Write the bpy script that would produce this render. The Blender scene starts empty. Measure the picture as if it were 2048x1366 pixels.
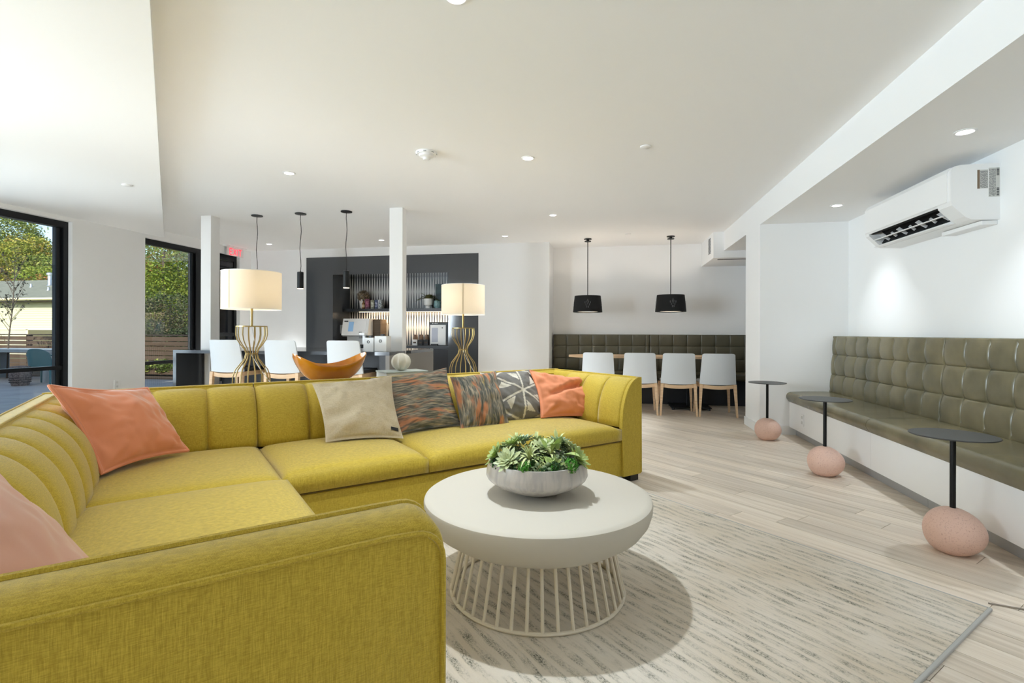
import bpy, bmesh, math, random
from mathutils import Vector, Matrix, noise
random.seed(7)
sc = bpy.context.scene
COL = sc.collection
PI = math.pi
R2 = math.sqrt(0.5)

# ------------------------------------------------------------------ camera
F_PX, VPX, HOR, ROLL, CAM_H = 1013.0, 1220.0, 665.7, 0.0028, 1.07
yaw = math.atan((VPX - 1024) / F_PX)
roll = math.atan(ROLL)
fw = Vector((-math.sin(yaw), math.cos(yaw), 0)); rt = Vector((math.cos(yaw), math.sin(yaw), 0)); up = Vector((0, 0, 1))
rx = rt * math.cos(roll) + up * math.sin(roll); ux = -rt * math.sin(roll) + up * math.cos(roll)
cd = bpy.data.cameras.new('camera'); cam = bpy.data.objects.new('camera', cd); COL.objects.link(cam)
cd.sensor_width = 36.0; cd.lens = F_PX / 2048 * 36.0; cd.shift_y = -(683 - HOR) / 2048
cd.clip_start = 0.02; cd.clip_end = 300
cam.matrix_world = Matrix(((rx.x, ux.x, -fw.x, 0), (rx.y, ux.y, -fw.y, 0), (rx.z, ux.z, -fw.z, CAM_H), (0, 0, 0, 1)))
sc.camera = cam

# ------------------------------------------------------------------ world, sun, large lights, exposure
EXPOSURE = 0.36
P_DOWN = 104.0          # ceiling downlights, watts each
P_NOOK = 42.0
P_SIDE = 440.0         # added area lamp filling in daylight at an unseen left window
P_WIN1 = 60.0         # added area lamp outside the unseen near half of the front-left window
sc.view_settings.view_transform = 'Standard'; sc.view_settings.look = 'None'
sc.view_settings.gamma = 1.0; sc.view_settings.use_curve_mapping = False
sc.view_settings.exposure = EXPOSURE
try:
    sc.cycles.use_denoising = True
    sc.cycles.max_bounces = 12; sc.cycles.diffuse_bounces = 7; sc.cycles.glossy_bounces = 4
    sc.cycles.transparent_max_bounces = 12; sc.cycles.sample_clamp_indirect = 8.0
    sc.cycles.caustics_reflective = False; sc.cycles.caustics_refractive = False
except Exception:
    pass
wd = bpy.data.worlds.new('sky'); sc.world = wd; wd.use_nodes = True
wn = wd.node_tree.nodes; wl = wd.node_tree.links
sky = wn.new('ShaderNodeTexSky'); sky.sky_type = 'NISHITA'; sky.sun_disc = False
sky.sun_elevation = math.radians(36); sky.sun_rotation = math.radians(155); sky.air_density = 1.0; sky.dust_density = 1.5
wn['Background'].inputs['Strength'].default_value = 0.24
wl.new(sky.outputs[0], wn['Background'].inputs['Color'])

def light(name, kind, loc, energy, color=(1, 1, 1), aim=None, **kw):
    d = bpy.data.lights.new(name, kind); d.energy = energy; d.color = color
    for k, v in kw.items(): setattr(d, k, v)
    o = bpy.data.objects.new(name, d); COL.objects.link(o); o.location = loc
    if aim is not None: o.rotation_euler = Vector(aim).to_track_quat('-Z', 'Y').to_euler()
    return o
light('sun', 'SUN', (0, -20, 30), 5.4, (1, .95, .86), aim=(-.2, .8, -.56), angle=.01)
light('side_fill', 'AREA', (-6.6, -0.75, 1.2), P_SIDE, (.78, .90, 1), aim=(.85, .75, -.2), shape='RECTANGLE', size=2.8, size_y=2.0)


light('window_fill', 'AREA', (-6.72, 3.1, 1.25), P_WIN1, (.78, .90, 1), aim=(1, .45, -.2), shape='RECTANGLE', size=1.4, size_y=2.0)

# ------------------------------------------------------------------ helpers
MATS = {}
def lin(c):
    c = c / 255.0
    return c / 12.92 if c <= .04045 else ((c + .055) / 1.055) ** 2.4
def rgb(r, g, b): return (lin(r), lin(g), lin(b), 1.0)

def mat(name, col, rough=.6, metal=0.0, spec=.5, sheen=0.0, coat=0.0, emit=None, estr=0.0, bump=None, var=None, alpha=None):
    m = bpy.data.materials.new(name); m.use_nodes = True
    nt = m.node_tree; b = nt.nodes['Principled BSDF']
    b.inputs['Base Color'].default_value = col; b.inputs['Roughness'].default_value = rough
    b.inputs['Metallic'].default_value = metal; b.inputs['Specular IOR Level'].default_value = spec
    if sheen: b.inputs['Sheen Weight'].default_value = sheen; b.inputs['Sheen Roughness'].default_value = .4
    if coat: b.inputs['Coat Weight'].default_value = coat; b.inputs['Coat Roughness'].default_value = .08
    if emit: b.inputs['Emission Color'].default_value = emit; b.inputs['Emission Strength'].default_value = estr
    if bump or var:
        tc = nt.nodes.new('ShaderNodeTexCoord')
    if bump:   # (scale vec, strength, distance)
        mp = nt.nodes.new('ShaderNodeMapping'); nt.links.new(tc.outputs['Object'], mp.inputs[0])
        mp.inputs['Scale'].default_value = bump[0]
        nz = nt.nodes.new('ShaderNodeTexNoise'); nz.inputs['Scale'].default_value = 1.0; nz.inputs['Detail'].default_value = 4
        nt.links.new(mp.outputs[0], nz.inputs[0])
        bp = nt.nodes.new('ShaderNodeBump'); bp.inputs['Strength'].default_value = bump[1]; bp.inputs['Distance'].default_value = bump[2]
        nt.links.new(nz.outputs['Fac'], bp.inputs['Height']); nt.links.new(bp.outputs[0], b.inputs['Normal'])
    if var:    # (scale vec, second colour, lo, hi)
        mp = nt.nodes.new('ShaderNodeMapping'); nt.links.new(tc.outputs['Object'], mp.inputs[0])
        mp.inputs['Scale'].default_value = var[0]
        nz = nt.nodes.new('ShaderNodeTexNoise'); nz.inputs['Scale'].default_value = 1.0; nz.inputs['Detail'].default_value = 5
        nt.links.new(mp.outputs[0], nz.inputs[0])
        mr = nt.nodes.new('ShaderNodeMapRange'); mr.inputs[1].default_value = var[2]; mr.inputs[2].default_value = var[3]
        nt.links.new(nz.outputs['Fac'], mr.inputs[0])
        mx = nt.nodes.new('ShaderNodeMix'); mx.data_type = 'RGBA'
        mx.inputs[6].default_value = col; mx.inputs[7].default_value = var[1]
        nt.links.new(mr.outputs[0], mx.inputs[0]); nt.links.new(mx.outputs[2], b.inputs['Base Color'])
    MATS[name] = m
    return m

WM = {}      # world matrix of each empty / object, kept by hand
def finish(o, parent, label=None, cat=None, group=None, kind=None):
    if parent is not None: o.parent = parent
    if label: o['label'] = label
    if cat: o['category'] = cat
    if group: o['group'] = group
    if kind: o['kind'] = kind
    return o

def thing(name, label, cat, loc=(0, 0, 0), rotz=0.0, group=None):
    o = bpy.data.objects.new(name, None); COL.objects.link(o); o.empty_display_size = .1
    o.location = loc; o.rotation_euler = (0, 0, rotz)
    WM[o.name] = Matrix.Translation(Vector(loc)) @ Matrix.Rotation(rotz, 4, 'Z')
    return finish(o, None, label, cat, group)

def obj(name, bm, m, parent=None, smooth=False, label=None, cat=None, group=None, kind=None, angle=40, world=True):
    """bm in world coordinates (or the parent's own when world=False)"""
    bmesh.ops.recalc_face_normals(bm, faces=bm.faces)
    me = bpy.data.meshes.new(name)
    loc = None
    if parent is not None:
        if world: bm.transform(WM[parent.name].inverted())
    elif bm.verts:
        xs = [v.co for v in bm.verts]
        lo = [min(c[i] for c in xs) for i in range(3)]; hi = [max(c[i] for c in xs) for i in range(3)]
        loc = Vector(((lo[0] + hi[0]) / 2, (lo[1] + hi[1]) / 2, lo[2]))
        bm.transform(Matrix.Translation(-loc))
    if smooth:
        for f in bm.faces: f.smooth = True
        if angle < 180:
            ca = math.radians(angle)
            for e in bm.edges:
                if len(e.link_faces) == 2 and e.calc_face_angle(0) > ca: e.smooth = False
    bm.to_mesh(me); bm.free()
    for mm in (m if isinstance(m, (list, tuple)) else [m]):
        me.materials.append(mm)
    o = bpy.data.objects.new(name, me); COL.objects.link(o)
    if loc is not None: o.location = loc; WM[o.name] = Matrix.Translation(loc)
    else: WM[o.name] = WM[parent.name].copy()
    return finish(o, parent, label, cat, group, kind)

def struct(name, bm, m, parent=None, **k):
    return obj(name, bm, m, parent, kind=None if parent else 'structure', **k)

def dup(root, loc, rotz=0.0, label=None, group=None):
    r = root.copy(); COL.objects.link(r); r.location = loc; r.rotation_euler = (0, 0, rotz)
    WM[r.name] = Matrix.Translation(Vector(loc)) @ Matrix.Rotation(rotz, 4, 'Z')
    if label: r['label'] = label
    if group: r['group'] = group
    for ch in list(root.children):
        c = ch.copy(); COL.objects.link(c); c.parent = r
        for g in ch.children:
            d = g.copy(); COL.objects.link(d); d.parent = c
    return r

def B(): return bmesh.new()
def box(bm, x0, x1, y0, y1, z0, z1, bev=0.0, seg=2, mtx=None, mi=0):
    r = bmesh.ops.create_cube(bm, size=1.0)
    vs = r['verts']
    for v in vs:
        v.co = Vector(((x0 + x1) / 2 + v.co.x * (x1 - x0), (y0 + y1) / 2 + v.co.y * (y1 - y0), (z0 + z1) / 2 + v.co.z * (z1 - z0)))
    fs = list({f for v in vs for f in v.link_faces})
    for f in fs: f.material_index = mi
    if bev:
        es = list({e for v in vs for e in v.link_edges})
        g = bmesh.ops.bevel(bm, geom=es, offset=bev, segments=seg, profile=.5, affect='EDGES')
        vs = list({v for f in g['faces'] for v in f.verts} | {v for v in vs if v.is_valid})
    if mtx is not None: bmesh.ops.transform(bm, matrix=mtx, verts=[v for v in vs if v.is_valid])
    return bm
def bx(*a, **k): return box(B(), *a, **k)

def tube(bm, pts, r, n=8, cap=True, closed=False):
    pts = [Vector(p) for p in pts]; rings = []
    N = len(pts)
    for i, p in enumerate(pts):
        if closed: d = pts[(i + 1) % N] - pts[i - 1]
        else: d = pts[min(i + 1, N - 1)] - pts[max(i - 1, 0)]
        d.normalize()
        if i == 0:
            a = Vector((0, 0, 1)) if abs(d.z) < .9 else Vector((1, 0, 0))
            s = d.cross(a).normalized()
        else:
            s = (s - d * s.dot(d)).normalized()
        t = s.cross(d).normalized()
        rr = r[i] if isinstance(r, (list, tuple)) else r
        rings.append([bm.verts.new(p + (s * math.cos(2 * PI * k / n) + t * math.sin(2 * PI * k / n)) * rr) for k in range(n)])
    for i in range(N if closed else N - 1):
        a, b = rings[i], rings[(i + 1) % N]
        for k in range(n): bm.faces.new((a[k], a[(k + 1) % n], b[(k + 1) % n], b[k]))
    if cap and not closed: bm.faces.new(rings[0][::-1]); bm.faces.new(rings[-1])
    return bm

def lathe(bm, prof, c=(0, 0, 0), n=32, cap0=True, cap1=True, fr=None):
    rings = []
    for r, z in prof:
        rings.append([bm.verts.new((c[0] + r * (fr(k, z) if fr else 1) * math.cos(2 * PI * k / n), c[1] + r * (fr(k, z) if fr else 1) * math.sin(2 * PI * k / n), c[2] + z)) for k in range(n)])
    for i in range(len(rings) - 1):
        for k in range(n): bm.faces.new((rings[i][k], rings[i][(k + 1) % n], rings[i + 1][(k + 1) % n], rings[i + 1][k]))
    if cap0: bm.faces.new(rings[0][::-1])
    if cap1: bm.faces.new(rings[-1])
    return bm

def prism(bm, poly, a0, a1, axis='z', tr=None):
    """polygon extruded along an axis; poly in the two other axes (x,y)|(x,z)|(y,z)"""
    def P(p, a):
        q = {'z': (p[0], p[1], a), 'y': (p[0], a, p[1]), 'x': (a, p[0], p[1])}[axis]
        return tr(*q) if tr else q
    v0 = [bm.verts.new(P(p, a0)) for p in poly]; v1 = [bm.verts.new(P(p, a1)) for p in poly]
    n = len(poly)
    bm.faces.new(v0[::-1]); bm.faces.new(v1)
    for i in range(n): bm.faces.new((v0[i], v0[(i + 1) % n], v1[(i + 1) % n], v1[i]))
    return bm

def slab(bm, P, ns, nt, uv=False, col=None):
    """closed slab: P(s,t,side) for s,t in 0..1, side 0 front / 1 back"""
    L = bm.loops.layers.uv.new('UVMap') if uv else None
    CL = bm.verts.layers.float_color.new('print') if col else None
    g = []
    for side in (0, 1):
        g.append([[bm.verts.new(P(i / ns, j / nt, side)) for j in range(nt + 1)] for i in range(ns + 1)])
        if CL:
            for i in range(ns + 1):
                for j in range(nt + 1): g[side][i][j][CL] = col(i / ns, j / nt, side)
    def face(vs, uvs):
        f = bm.faces.new(vs)
        if L:
            for lp, q in zip(f.loops, uvs): lp[L].uv = q
    for i in range(ns):
        for j in range(nt):
            q = [(i / ns, j / nt), ((i + 1) / ns, j / nt), ((i + 1) / ns, (j + 1) / nt), (i / ns, (j + 1) / nt)]
            a = g[0]; face((a[i][j], a[i + 1][j], a[i + 1][j + 1], a[i][j + 1]), q)
            a = g[1]; face((a[i][j + 1], a[i + 1][j + 1], a[i + 1][j], a[i][j]), q[::-1])
    per = [(i, 0) for i in range(ns)] + [(ns, j) for j in range(nt)] + [(i, nt) for i in range(ns, 0, -1)] + [(0, j) for j in range(nt, 0, -1)]
    for k in range(len(per)):
        (i, j), (m, n) = per[k], per[(k + 1) % len(per)]
        face((g[0][m][n], g[0][i][j], g[1][i][j], g[1][m][n]), [(m / ns, n / nt), (i / ns, j / nt), (i / ns, j / nt), (m / ns, n / nt)])
    return bm

def arc(cx, cy, r, a0, a1, n): return [(cx + r * math.cos(a0 + (a1 - a0) * k / n), cy + r * math.sin(a0 + (a1 - a0) * k / n)) for k in range(n + 1)]
def W(u, v, z=0.0): return Vector(((u - v) * R2, (u + v) * R2, z))      # sofa axes (45 degrees) to world
def disc(bm, c, r, h, n=32): return lathe(bm, [(r, 0), (r, h)], c, n)
def cyl(bm, p, q, r, n=12): return tube(bm, [p, q], r, n)

# ------------------------------------------------------------------ materials
wall_m = mat('wall_paint', rgb(241, 241, 241), .85, bump=((120, 120, 120), .05, .002))
ceil_m = mat('ceiling_paint', rgb(244, 244, 244), .9, bump=((150, 150, 150), .06, .002))
trim_m = mat('trim_paint', rgb(241, 241, 241), .5)
black_frame = mat('black_aluminium', rgb(16, 18, 22), .35, .3)
black_m = mat('black_metal', rgb(20, 20, 21), .45, .4)
black_matte = mat('black_fabric', rgb(14, 14, 15), .85)
white_pl = mat('white_plastic', rgb(240, 240, 240), .35)
grey_pl = mat('grey_plastic', rgb(120, 122, 124), .5)
dark_pl = mat('dark_plastic', rgb(28, 29, 32), .4)
brass = mat('brushed_brass', rgb(176, 152, 98), .32, .9)
chair_white = mat('chair_shell', rgb(206, 210, 214), .4)
oak = mat('oak', rgb(222, 190, 155), .5, var=((6, 6, 60), rgb(205, 170, 132), .35, .7))
pad_m = mat('seat_pad', rgb(62, 66, 72), .6)
stone_dark = mat('dark_quartz', rgb(72, 76, 82), .12, spec=.6)
panel_dark = mat('dark_laminate', rgb(34, 36, 41), .45)
panel_gloss = mat('gloss_panel', rgb(76, 79, 83), .08, spec=.6)
panel_warm = mat('warm_grey_panel', rgb(112, 107, 101), .4)
shelf_m = mat('shelf_black', rgb(30, 32, 36), .35)
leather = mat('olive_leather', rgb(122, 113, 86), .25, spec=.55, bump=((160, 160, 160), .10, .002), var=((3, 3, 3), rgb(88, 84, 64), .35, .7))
leather_shaded = mat('olive_leather_shaded', rgb(86, 82, 66), .28, spec=.5, bump=((160, 160, 160), .1, .002))  # the same olive leather, its colour darkened for the alcove's shade
kick_m = mat('kick_metal', rgb(176, 178, 180), .35, .3)
table_white = mat('plaster_white', rgb(196, 190, 178), .75, bump=((60, 60, 60), .05, .002))
cage_cream = mat('cream_metal', rgb(224, 214, 196), .5)
bowl_grey = mat('glazed_ceramic', rgb(188, 182, 176), .22, spec=.6, var=((50, 50, 5), rgb(172, 167, 164), .42, .62))
moss_m = mat('moss', rgb(40, 92, 24), .9, var=((60, 60, 60), rgb(22, 50, 16), .3, .7))
soil_m = mat('soil', rgb(48, 40, 32), .95)
orange_gl = mat('orange_glaze', rgb(205, 135, 22), .1, coat=.6, var=((8, 8, 8), rgb(186, 112, 14), .35, .7))
ivory = mat('ivory_ceramic', rgb(216, 212, 200), .5)
concrete = mat('patio_concrete', rgb(176, 172, 164), .8, var=((1.5, 1.5, 1.5), rgb(156, 153, 148), .3, .7))
bark = mat('bark', rgb(88, 76, 66), .9)
teal_pl = mat('teal_plastic', rgb(48, 104, 112), .5)
wood_fence = mat('fence_cedar', rgb(92, 72, 54), .75, var=((2, 2, 40), rgb(68, 54, 42), .3, .7))
siding_m = mat('siding_cream', rgb(204, 204, 164), .7)
roof_m = mat('roof_shingle', rgb(120, 122, 108), .9, bump=((8, 8, 8), .4, .02), var=((4, 4, 4), rgb(100, 103, 92), .3, .7))
fascia_m = mat('fascia_cream', rgb(232, 220, 180), .6)
bedsoil = mat('bark_mulch', rgb(70, 56, 44), .95, bump=((30, 30, 30), .6, .02))
metal_vent = mat('galvanised_metal', rgb(190, 192, 194), .35, .8)

def weave(name, c1, c2, scale=420, rough=.8, sheen=.25, spec=.3, bumps=.35):
    """woven cloth: fine crossed threads"""
    m = mat(name, c1, rough, sheen=sheen, spec=spec); nt = m.node_tree; b = nt.nodes['Principled BSDF']
    tc = nt.nodes.new('ShaderNodeTexCoord')
    fac = None; hs = []
    for sc_ in ((scale, scale, 60), (60, 60, scale), (scale * .5, scale * .5, 20)):
        mp = nt.nodes.new('ShaderNodeMapping'); mp.inputs['Scale'].default_value = sc_
        nz = nt.nodes.new('ShaderNodeTexNoise'); nz.inputs['Scale'].default_value = 1; nz.inputs['Detail'].default_value = 2
        nt.links.new(tc.outputs['Object'], mp.inputs[0]); nt.links.new(mp.outputs[0], nz.inputs[0]); hs.append(nz.outputs['Fac'])
    a = nt.nodes.new('ShaderNodeMath'); a.operation = 'ADD'; nt.links.new(hs[0], a.inputs[0]); nt.links.new(hs[1], a.inputs[1])
    a2 = nt.nodes.new('ShaderNodeMath'); a2.operation = 'MULTIPLY_ADD'; nt.links.new(hs[2], a2.inputs[0]); a2.inputs[1].default_value = .6; nt.links.new(a.outputs[0], a2.inputs[2])
    mr = nt.nodes.new('ShaderNodeMapRange'); mr.inputs[1].default_value = 1.02; mr.inputs[2].default_value = 1.60; nt.links.new(a2.outputs[0], mr.inputs[0])
    mx = nt.nodes.new('ShaderNodeMix'); mx.data_type = 'RGBA'; mx.inputs[6].default_value = c2; mx.inputs[7].default_value = c1
    nt.links.new(mr.outputs[0], mx.inputs[0]); nt.links.new(mx.outputs[2], b.inputs['Base Color'])
    bp = nt.nodes.new('ShaderNodeBump'); bp.inputs['Strength'].default_value = bumps; bp.inputs['Distance'].default_value = .0015
    nt.links.new(a.outputs[0], bp.inputs['Height']); nt.links.new(bp.outputs[0], b.inputs['Normal'])
    return m
mustard = weave('mustard_weave', rgb(206, 179, 60), rgb(168, 143, 28), 760, rough=.62, sheen=.4, spec=.45, bumps=.4)
coral = mat('coral_velvet', rgb(228, 146, 110), .6, sheen=.7, spec=.3, bump=((250, 250, 250), .12, .001))
coral_b = mat('coral_cotton', rgb(228, 148, 110), .8, sheen=.15, spec=.2, bump=((300, 300, 300), .15, .001))
coral_sheen = mat('coral_velvet_sheen', rgb(222, 168, 148), .6, sheen=.5, spec=.3, bump=((250, 250, 250), .12, .001))  # coral velvet with the pale sheen put into its colour
beige = weave('beige_linen', rgb(196, 182, 156), rgb(176, 161, 134), 500)

def uvmat(name, rough=.85):
    m = bpy.data.materials.new(name); m.use_nodes = True; b = m.node_tree.nodes['Principled BSDF']
    b.inputs['Roughness'].default_value = rough; b.inputs['Specular IOR Level'].default_value = .2
    MATS[name] = m
    return m, m.node_tree, b
def abstract(name, sx, sy, seed):
    m, nt, b = uvmat(name)
    tc = nt.nodes.new('ShaderNodeTexCoord')
    def nz(sc_, det, off, dist=0.0):
        mp = nt.nodes.new('ShaderNodeMapping'); mp.inputs['Scale'].default_value = (*sc_, 1); mp.inputs['Location'].default_value = (off, seed, seed * .7)
        n = nt.nodes.new('ShaderNodeTexNoise'); n.inputs['Scale'].default_value = 1; n.inputs['Detail'].default_value = det; n.inputs['Distortion'].default_value = dist
        nt.links.new(tc.outputs['UV'], mp.inputs[0]); nt.links.new(mp.outputs[0], n.inputs[0]); return n.outputs['Fac']
    def ramp(src, stops):
        r = nt.nodes.new('ShaderNodeValToRGB'); e = r.color_ramp.elements
        while len(e) > 1: e.remove(e[-1])
        e[0].position, e[0].color = stops[0]
        for p, c in stops[1:]:
            q = e.new(p); q.color = c
        nt.links.new(src, r.inputs[0]); return r.outputs[0]
    base = ramp(nz((sx, sy), 6, 0, .3), [(.22, rgb(58, 62, 58)), (.40, rgb(92, 92, 84)), (.50, rgb(122, 116, 104)), (.6, rgb(150, 138, 118)), (.72, rgb(180, 166, 140))])
    om = ramp(nz((max(2.2, sx * .16), max(2.2, sy * .16)), 7, 3.3, .5), [(.50, (0, 0, 0, 1)), (.60, (.85, .85, .85, 1))])
    dm = ramp(nz((max(2.5, sx * .3), max(2.5, sy * .3)), 7, 7.1, .5), [(.5, (0, 0, 0, 1)), (.63, (.75, .75, .75, 1))])
    ym = ramp(nz((max(2.2, sx * .16), max(2.2, sy * .16)), 6, 11.7, .4), [(.62, (0, 0, 0, 1)), (.72, (.7, .7, .7, 1))])
    cur = base
    for msk, c in ((om, rgb(186, 122, 84)), (dm, rgb(62, 68, 64)), (ym, rgb(184, 160, 88))):
        x = nt.nodes.new('ShaderNodeMix'); x.data_type = 'RGBA'; x.inputs[7].default_value = c
        nt.links.new(msk, x.inputs[0]); nt.links.new(cur, x.inputs[6]); cur = x.outputs[2]
    nt.links.new(cur, b.inputs['Base Color'])
    return m
abs_h = abstract('brushstroke_print_wide', 6.0, 62, 1.3)
abs_v = abstract('brushstroke_print_tall', 52, 6.0, 5.2)
geo_m, nt_, b_ = uvmat('geometric_print')
at_ = nt_.nodes.new('ShaderNodeAttribute'); at_.attribute_name = 'print'
tc_ = nt_.nodes.new('ShaderNodeTexCoord'); nz_ = nt_.nodes.new('ShaderNodeTexNoise'); nz_.inputs['Scale'].default_value = 260; nt_.links.new(tc_.outputs['Object'], nz_.inputs[0])
mr_ = nt_.nodes.new('ShaderNodeMapRange'); mr_.inputs[3].default_value = .65; mr_.inputs[4].default_value = 1.3; nt_.links.new(nz_.outputs['Fac'], mr_.inputs[0])
mx_ = nt_.nodes.new('ShaderNodeMix'); mx_.data_type = 'RGBA'; mx_.blend_type = 'MULTIPLY'; mx_.inputs[0].default_value = 1
nt_.links.new(at_.outputs['Color'], mx_.inputs[6]); nt_.links.new(mr_.outputs[0], mx_.inputs[7]); nt_.links.new(mx_.outputs[2], b_.inputs['Base Color'])

def wood_floor():
    m = bpy.data.materials.new('pale_wood_plank'); m.use_nodes = True; nt = m.node_tree; b = nt.nodes['Principled BSDF']
    b.inputs['Roughness'].default_value = .42; b.inputs['Specular IOR Level'].default_value = .4
    ge = nt.nodes.new('ShaderNodeNewGeometry'); oi = nt.nodes.new('ShaderNodeObjectInfo')
    ad = nt.nodes.new('ShaderNodeMath'); ad.operation = 'ADD'; nt.links.new(oi.outputs['Random'], ad.inputs[0]); nt.links.new(ge.outputs['Random Per Island'], ad.inputs[1])
    fr = nt.nodes.new('ShaderNodeMath'); fr.operation = 'FRACT'; nt.links.new(ad.outputs[0], fr.inputs[0])
    mp = nt.nodes.new('ShaderNodeMapping'); mp.vector_type = 'TEXTURE'; mp.inputs['Rotation'].default_value = (0, 0, PI / 4)
    nt.links.new(ge.outputs['Position'], mp.inputs[0])
    sv = nt.nodes.new('ShaderNodeVectorMath'); sv.operation = 'MULTIPLY'; sv.inputs[1].default_value = (34, 1.3, 1); nt.links.new(mp.outputs[0], sv.inputs[0])
    of = nt.nodes.new('ShaderNodeVectorMath'); of.operation = 'MULTIPLY_ADD'
    nt.links.new(fr.outputs[0], of.inputs[0]); of.inputs[1].default_value = (37, 91, 53); nt.links.new(sv.outputs[0], of.inputs[2])
    nz = nt.nodes.new('ShaderNodeTexNoise'); nz.inputs['Scale'].default_value = 1; nz.inputs['Detail'].default_value = 6; nz.inputs['Roughness'].default_value = .55; nz.inputs['Distortion'].default_value = .6
    nt.links.new(of.outputs[0], nz.inputs[0])
    r = nt.nodes.new('ShaderNodeValToRGB'); e = r.color_ramp.elements
    e[0].position = .28; e[0].color = rgb(202, 188, 170); e[1].position = .72; e[1].color = rgb(240, 230, 217)
    q = e.new(.5); q.color = rgb(227, 214, 198)
    nt.links.new(nz.outputs['Fac'], r.inputs[0])
    hv = nt.nodes.new('ShaderNodeHueSaturation'); mr = nt.nodes.new('ShaderNodeMapRange'); mr.inputs[3].default_value = .86; mr.inputs[4].default_value = 1.06
    nt.links.new(fr.outputs[0], mr.inputs[0]); nt.links.new(mr.outputs[0], hv.inputs['Value']); nt.links.new(r.outputs[0], hv.inputs['Color'])
    nt.links.new(hv.outputs[0], b.inputs['Base Color'])
    bp = nt.nodes.new('ShaderNodeBump'); bp.inputs['Strength'].default_value = .08; bp.inputs['Distance'].default_value = .002
    nt.links.new(nz.outputs['Fac'], bp.inputs['Height']); nt.links.new(bp.outputs[0], b.inputs['Normal'])
    return m
plank_m = wood_floor()
grout_m = mat('joint_filler', rgb(150, 138, 122), .9)

def rug_mat():
    m = bpy.data.materials.new('rug_pile'); m.use_nodes = True; nt = m.node_tree; b = nt.nodes['Principled BSDF']
    b.inputs['Roughness'].default_value = .95; b.inputs['Specular IOR Level'].default_value = .1; b.inputs['Sheen Weight'].default_value = .2
    ge = nt.nodes.new('ShaderNodeNewGeometry')
    mp = nt.nodes.new('ShaderNodeMapping'); mp.vector_type = 'TEXTURE'; mp.inputs['Rotation'].default_value = (0, 0, PI / 4); nt.links.new(ge.outputs['Position'], mp.inputs[0])
    def nz(sc_, det, off=0, rough=.5, dist=0):
        sv = nt.nodes.new('ShaderNodeVectorMath'); sv.operation = 'MULTIPLY_ADD'; sv.inputs[1].default_value = (*sc_, 1); sv.inputs[2].default_value = (off, off * 1.7, off)
        nt.links.new(mp.outputs[0], sv.inputs[0])
        n = nt.nodes.new('ShaderNodeTexNoise'); n.inputs['Scale'].default_value = 1; n.inputs['Detail'].default_value = det; n.inputs['Roughness'].default_value = rough; n.inputs['Distortion'].default_value = dist
        nt.links.new(sv.outputs[0], n.inputs[0]); return n.outputs['Fac']
    def mth(op, a, b_=None, c=None):
        n = nt.nodes.new('ShaderNodeMath'); n.operation = op
        for i, q in enumerate((a, b_, c)):
            if q is None: continue
            if isinstance(q, (int, float)): n.inputs[i].default_value = q
            else: nt.links.new(q, n.inputs[i])
        return n.outputs[0]
    def mrange(x, a, b_):
        n = nt.nodes.new('ShaderNodeMapRange'); n.inputs[1].default_value = a; n.inputs[2].default_value = b_; nt.links.new(x, n.inputs[0]); return n.outputs[0]
    sep = nt.nodes.new('ShaderNodeSeparateXYZ'); nt.links.new(mp.outputs[0], sep.inputs[0])
    wob = mth('MULTIPLY', nz((4, 2.2), 3, 2.0), .09)
    ph = mth('MULTIPLY', mth('ADD', sep.outputs[0], wob), 2 * PI / .047)
    stripe = mrange(mth('SINE', ph), -.6, .2)                 # the ribs
    patch = mrange(nz((14, 5.5), 6, 9.0, .65), .40, .58)              # where the yarn shows
    speck = mrange(nz((230, 110), 3, 4.0, .7), .46, .54)         # broken dashes
    fine = mrange(nz((60, 12), 3, 14.0, .6), .38, .62)
    k = mth('MULTIPLY', mth('MULTIPLY', stripe, patch), mth('MULTIPLY', speck, fine))
    tint = nt.nodes.new('ShaderNodeMix'); tint.data_type = 'RGBA'; tint.inputs[6].default_value = rgb(222, 214, 202); tint.inputs[7].default_value = rgb(208, 196, 178)
    nt.links.new(mrange(nz((3, 1.6), 4, 21), .35, .65), tint.inputs[0])
    shade = nt.nodes.new('ShaderNodeMix'); shade.data_type = 'RGBA'; shade.inputs[7].default_value = rgb(168, 163, 148)
    nt.links.new(tint.outputs[2], shade.inputs[6]); nt.links.new(mth('MULTIPLY', mth('MULTIPLY', stripe, patch), mth('MULTIPLY_ADD', fine, .45, .08)), shade.inputs[0])
    mx = nt.nodes.new('ShaderNodeMix'); mx.data_type = 'RGBA'; mx.inputs[7].default_value = rgb(78, 80, 68)
    nt.links.new(shade.outputs[2], mx.inputs[6]); nt.links.new(mth('MULTIPLY', k, .95), mx.inputs[0])
    nt.links.new(mx.outputs[2], b.inputs['Base Color'])
    bp = nt.nodes.new('ShaderNodeBump'); bp.inputs['Strength'].default_value = .5; bp.inputs['Distance'].default_value = .004
    nt.links.new(mth('ADD', stripe, nz((300, 120), 2, 3)), bp.inputs['Height']); nt.links.new(bp.outputs[0], b.inputs['Normal'])
    return m
rug_m = rug_mat()
bind_m = mat('rug_binding', rgb(178, 178, 176), .8)

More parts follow.
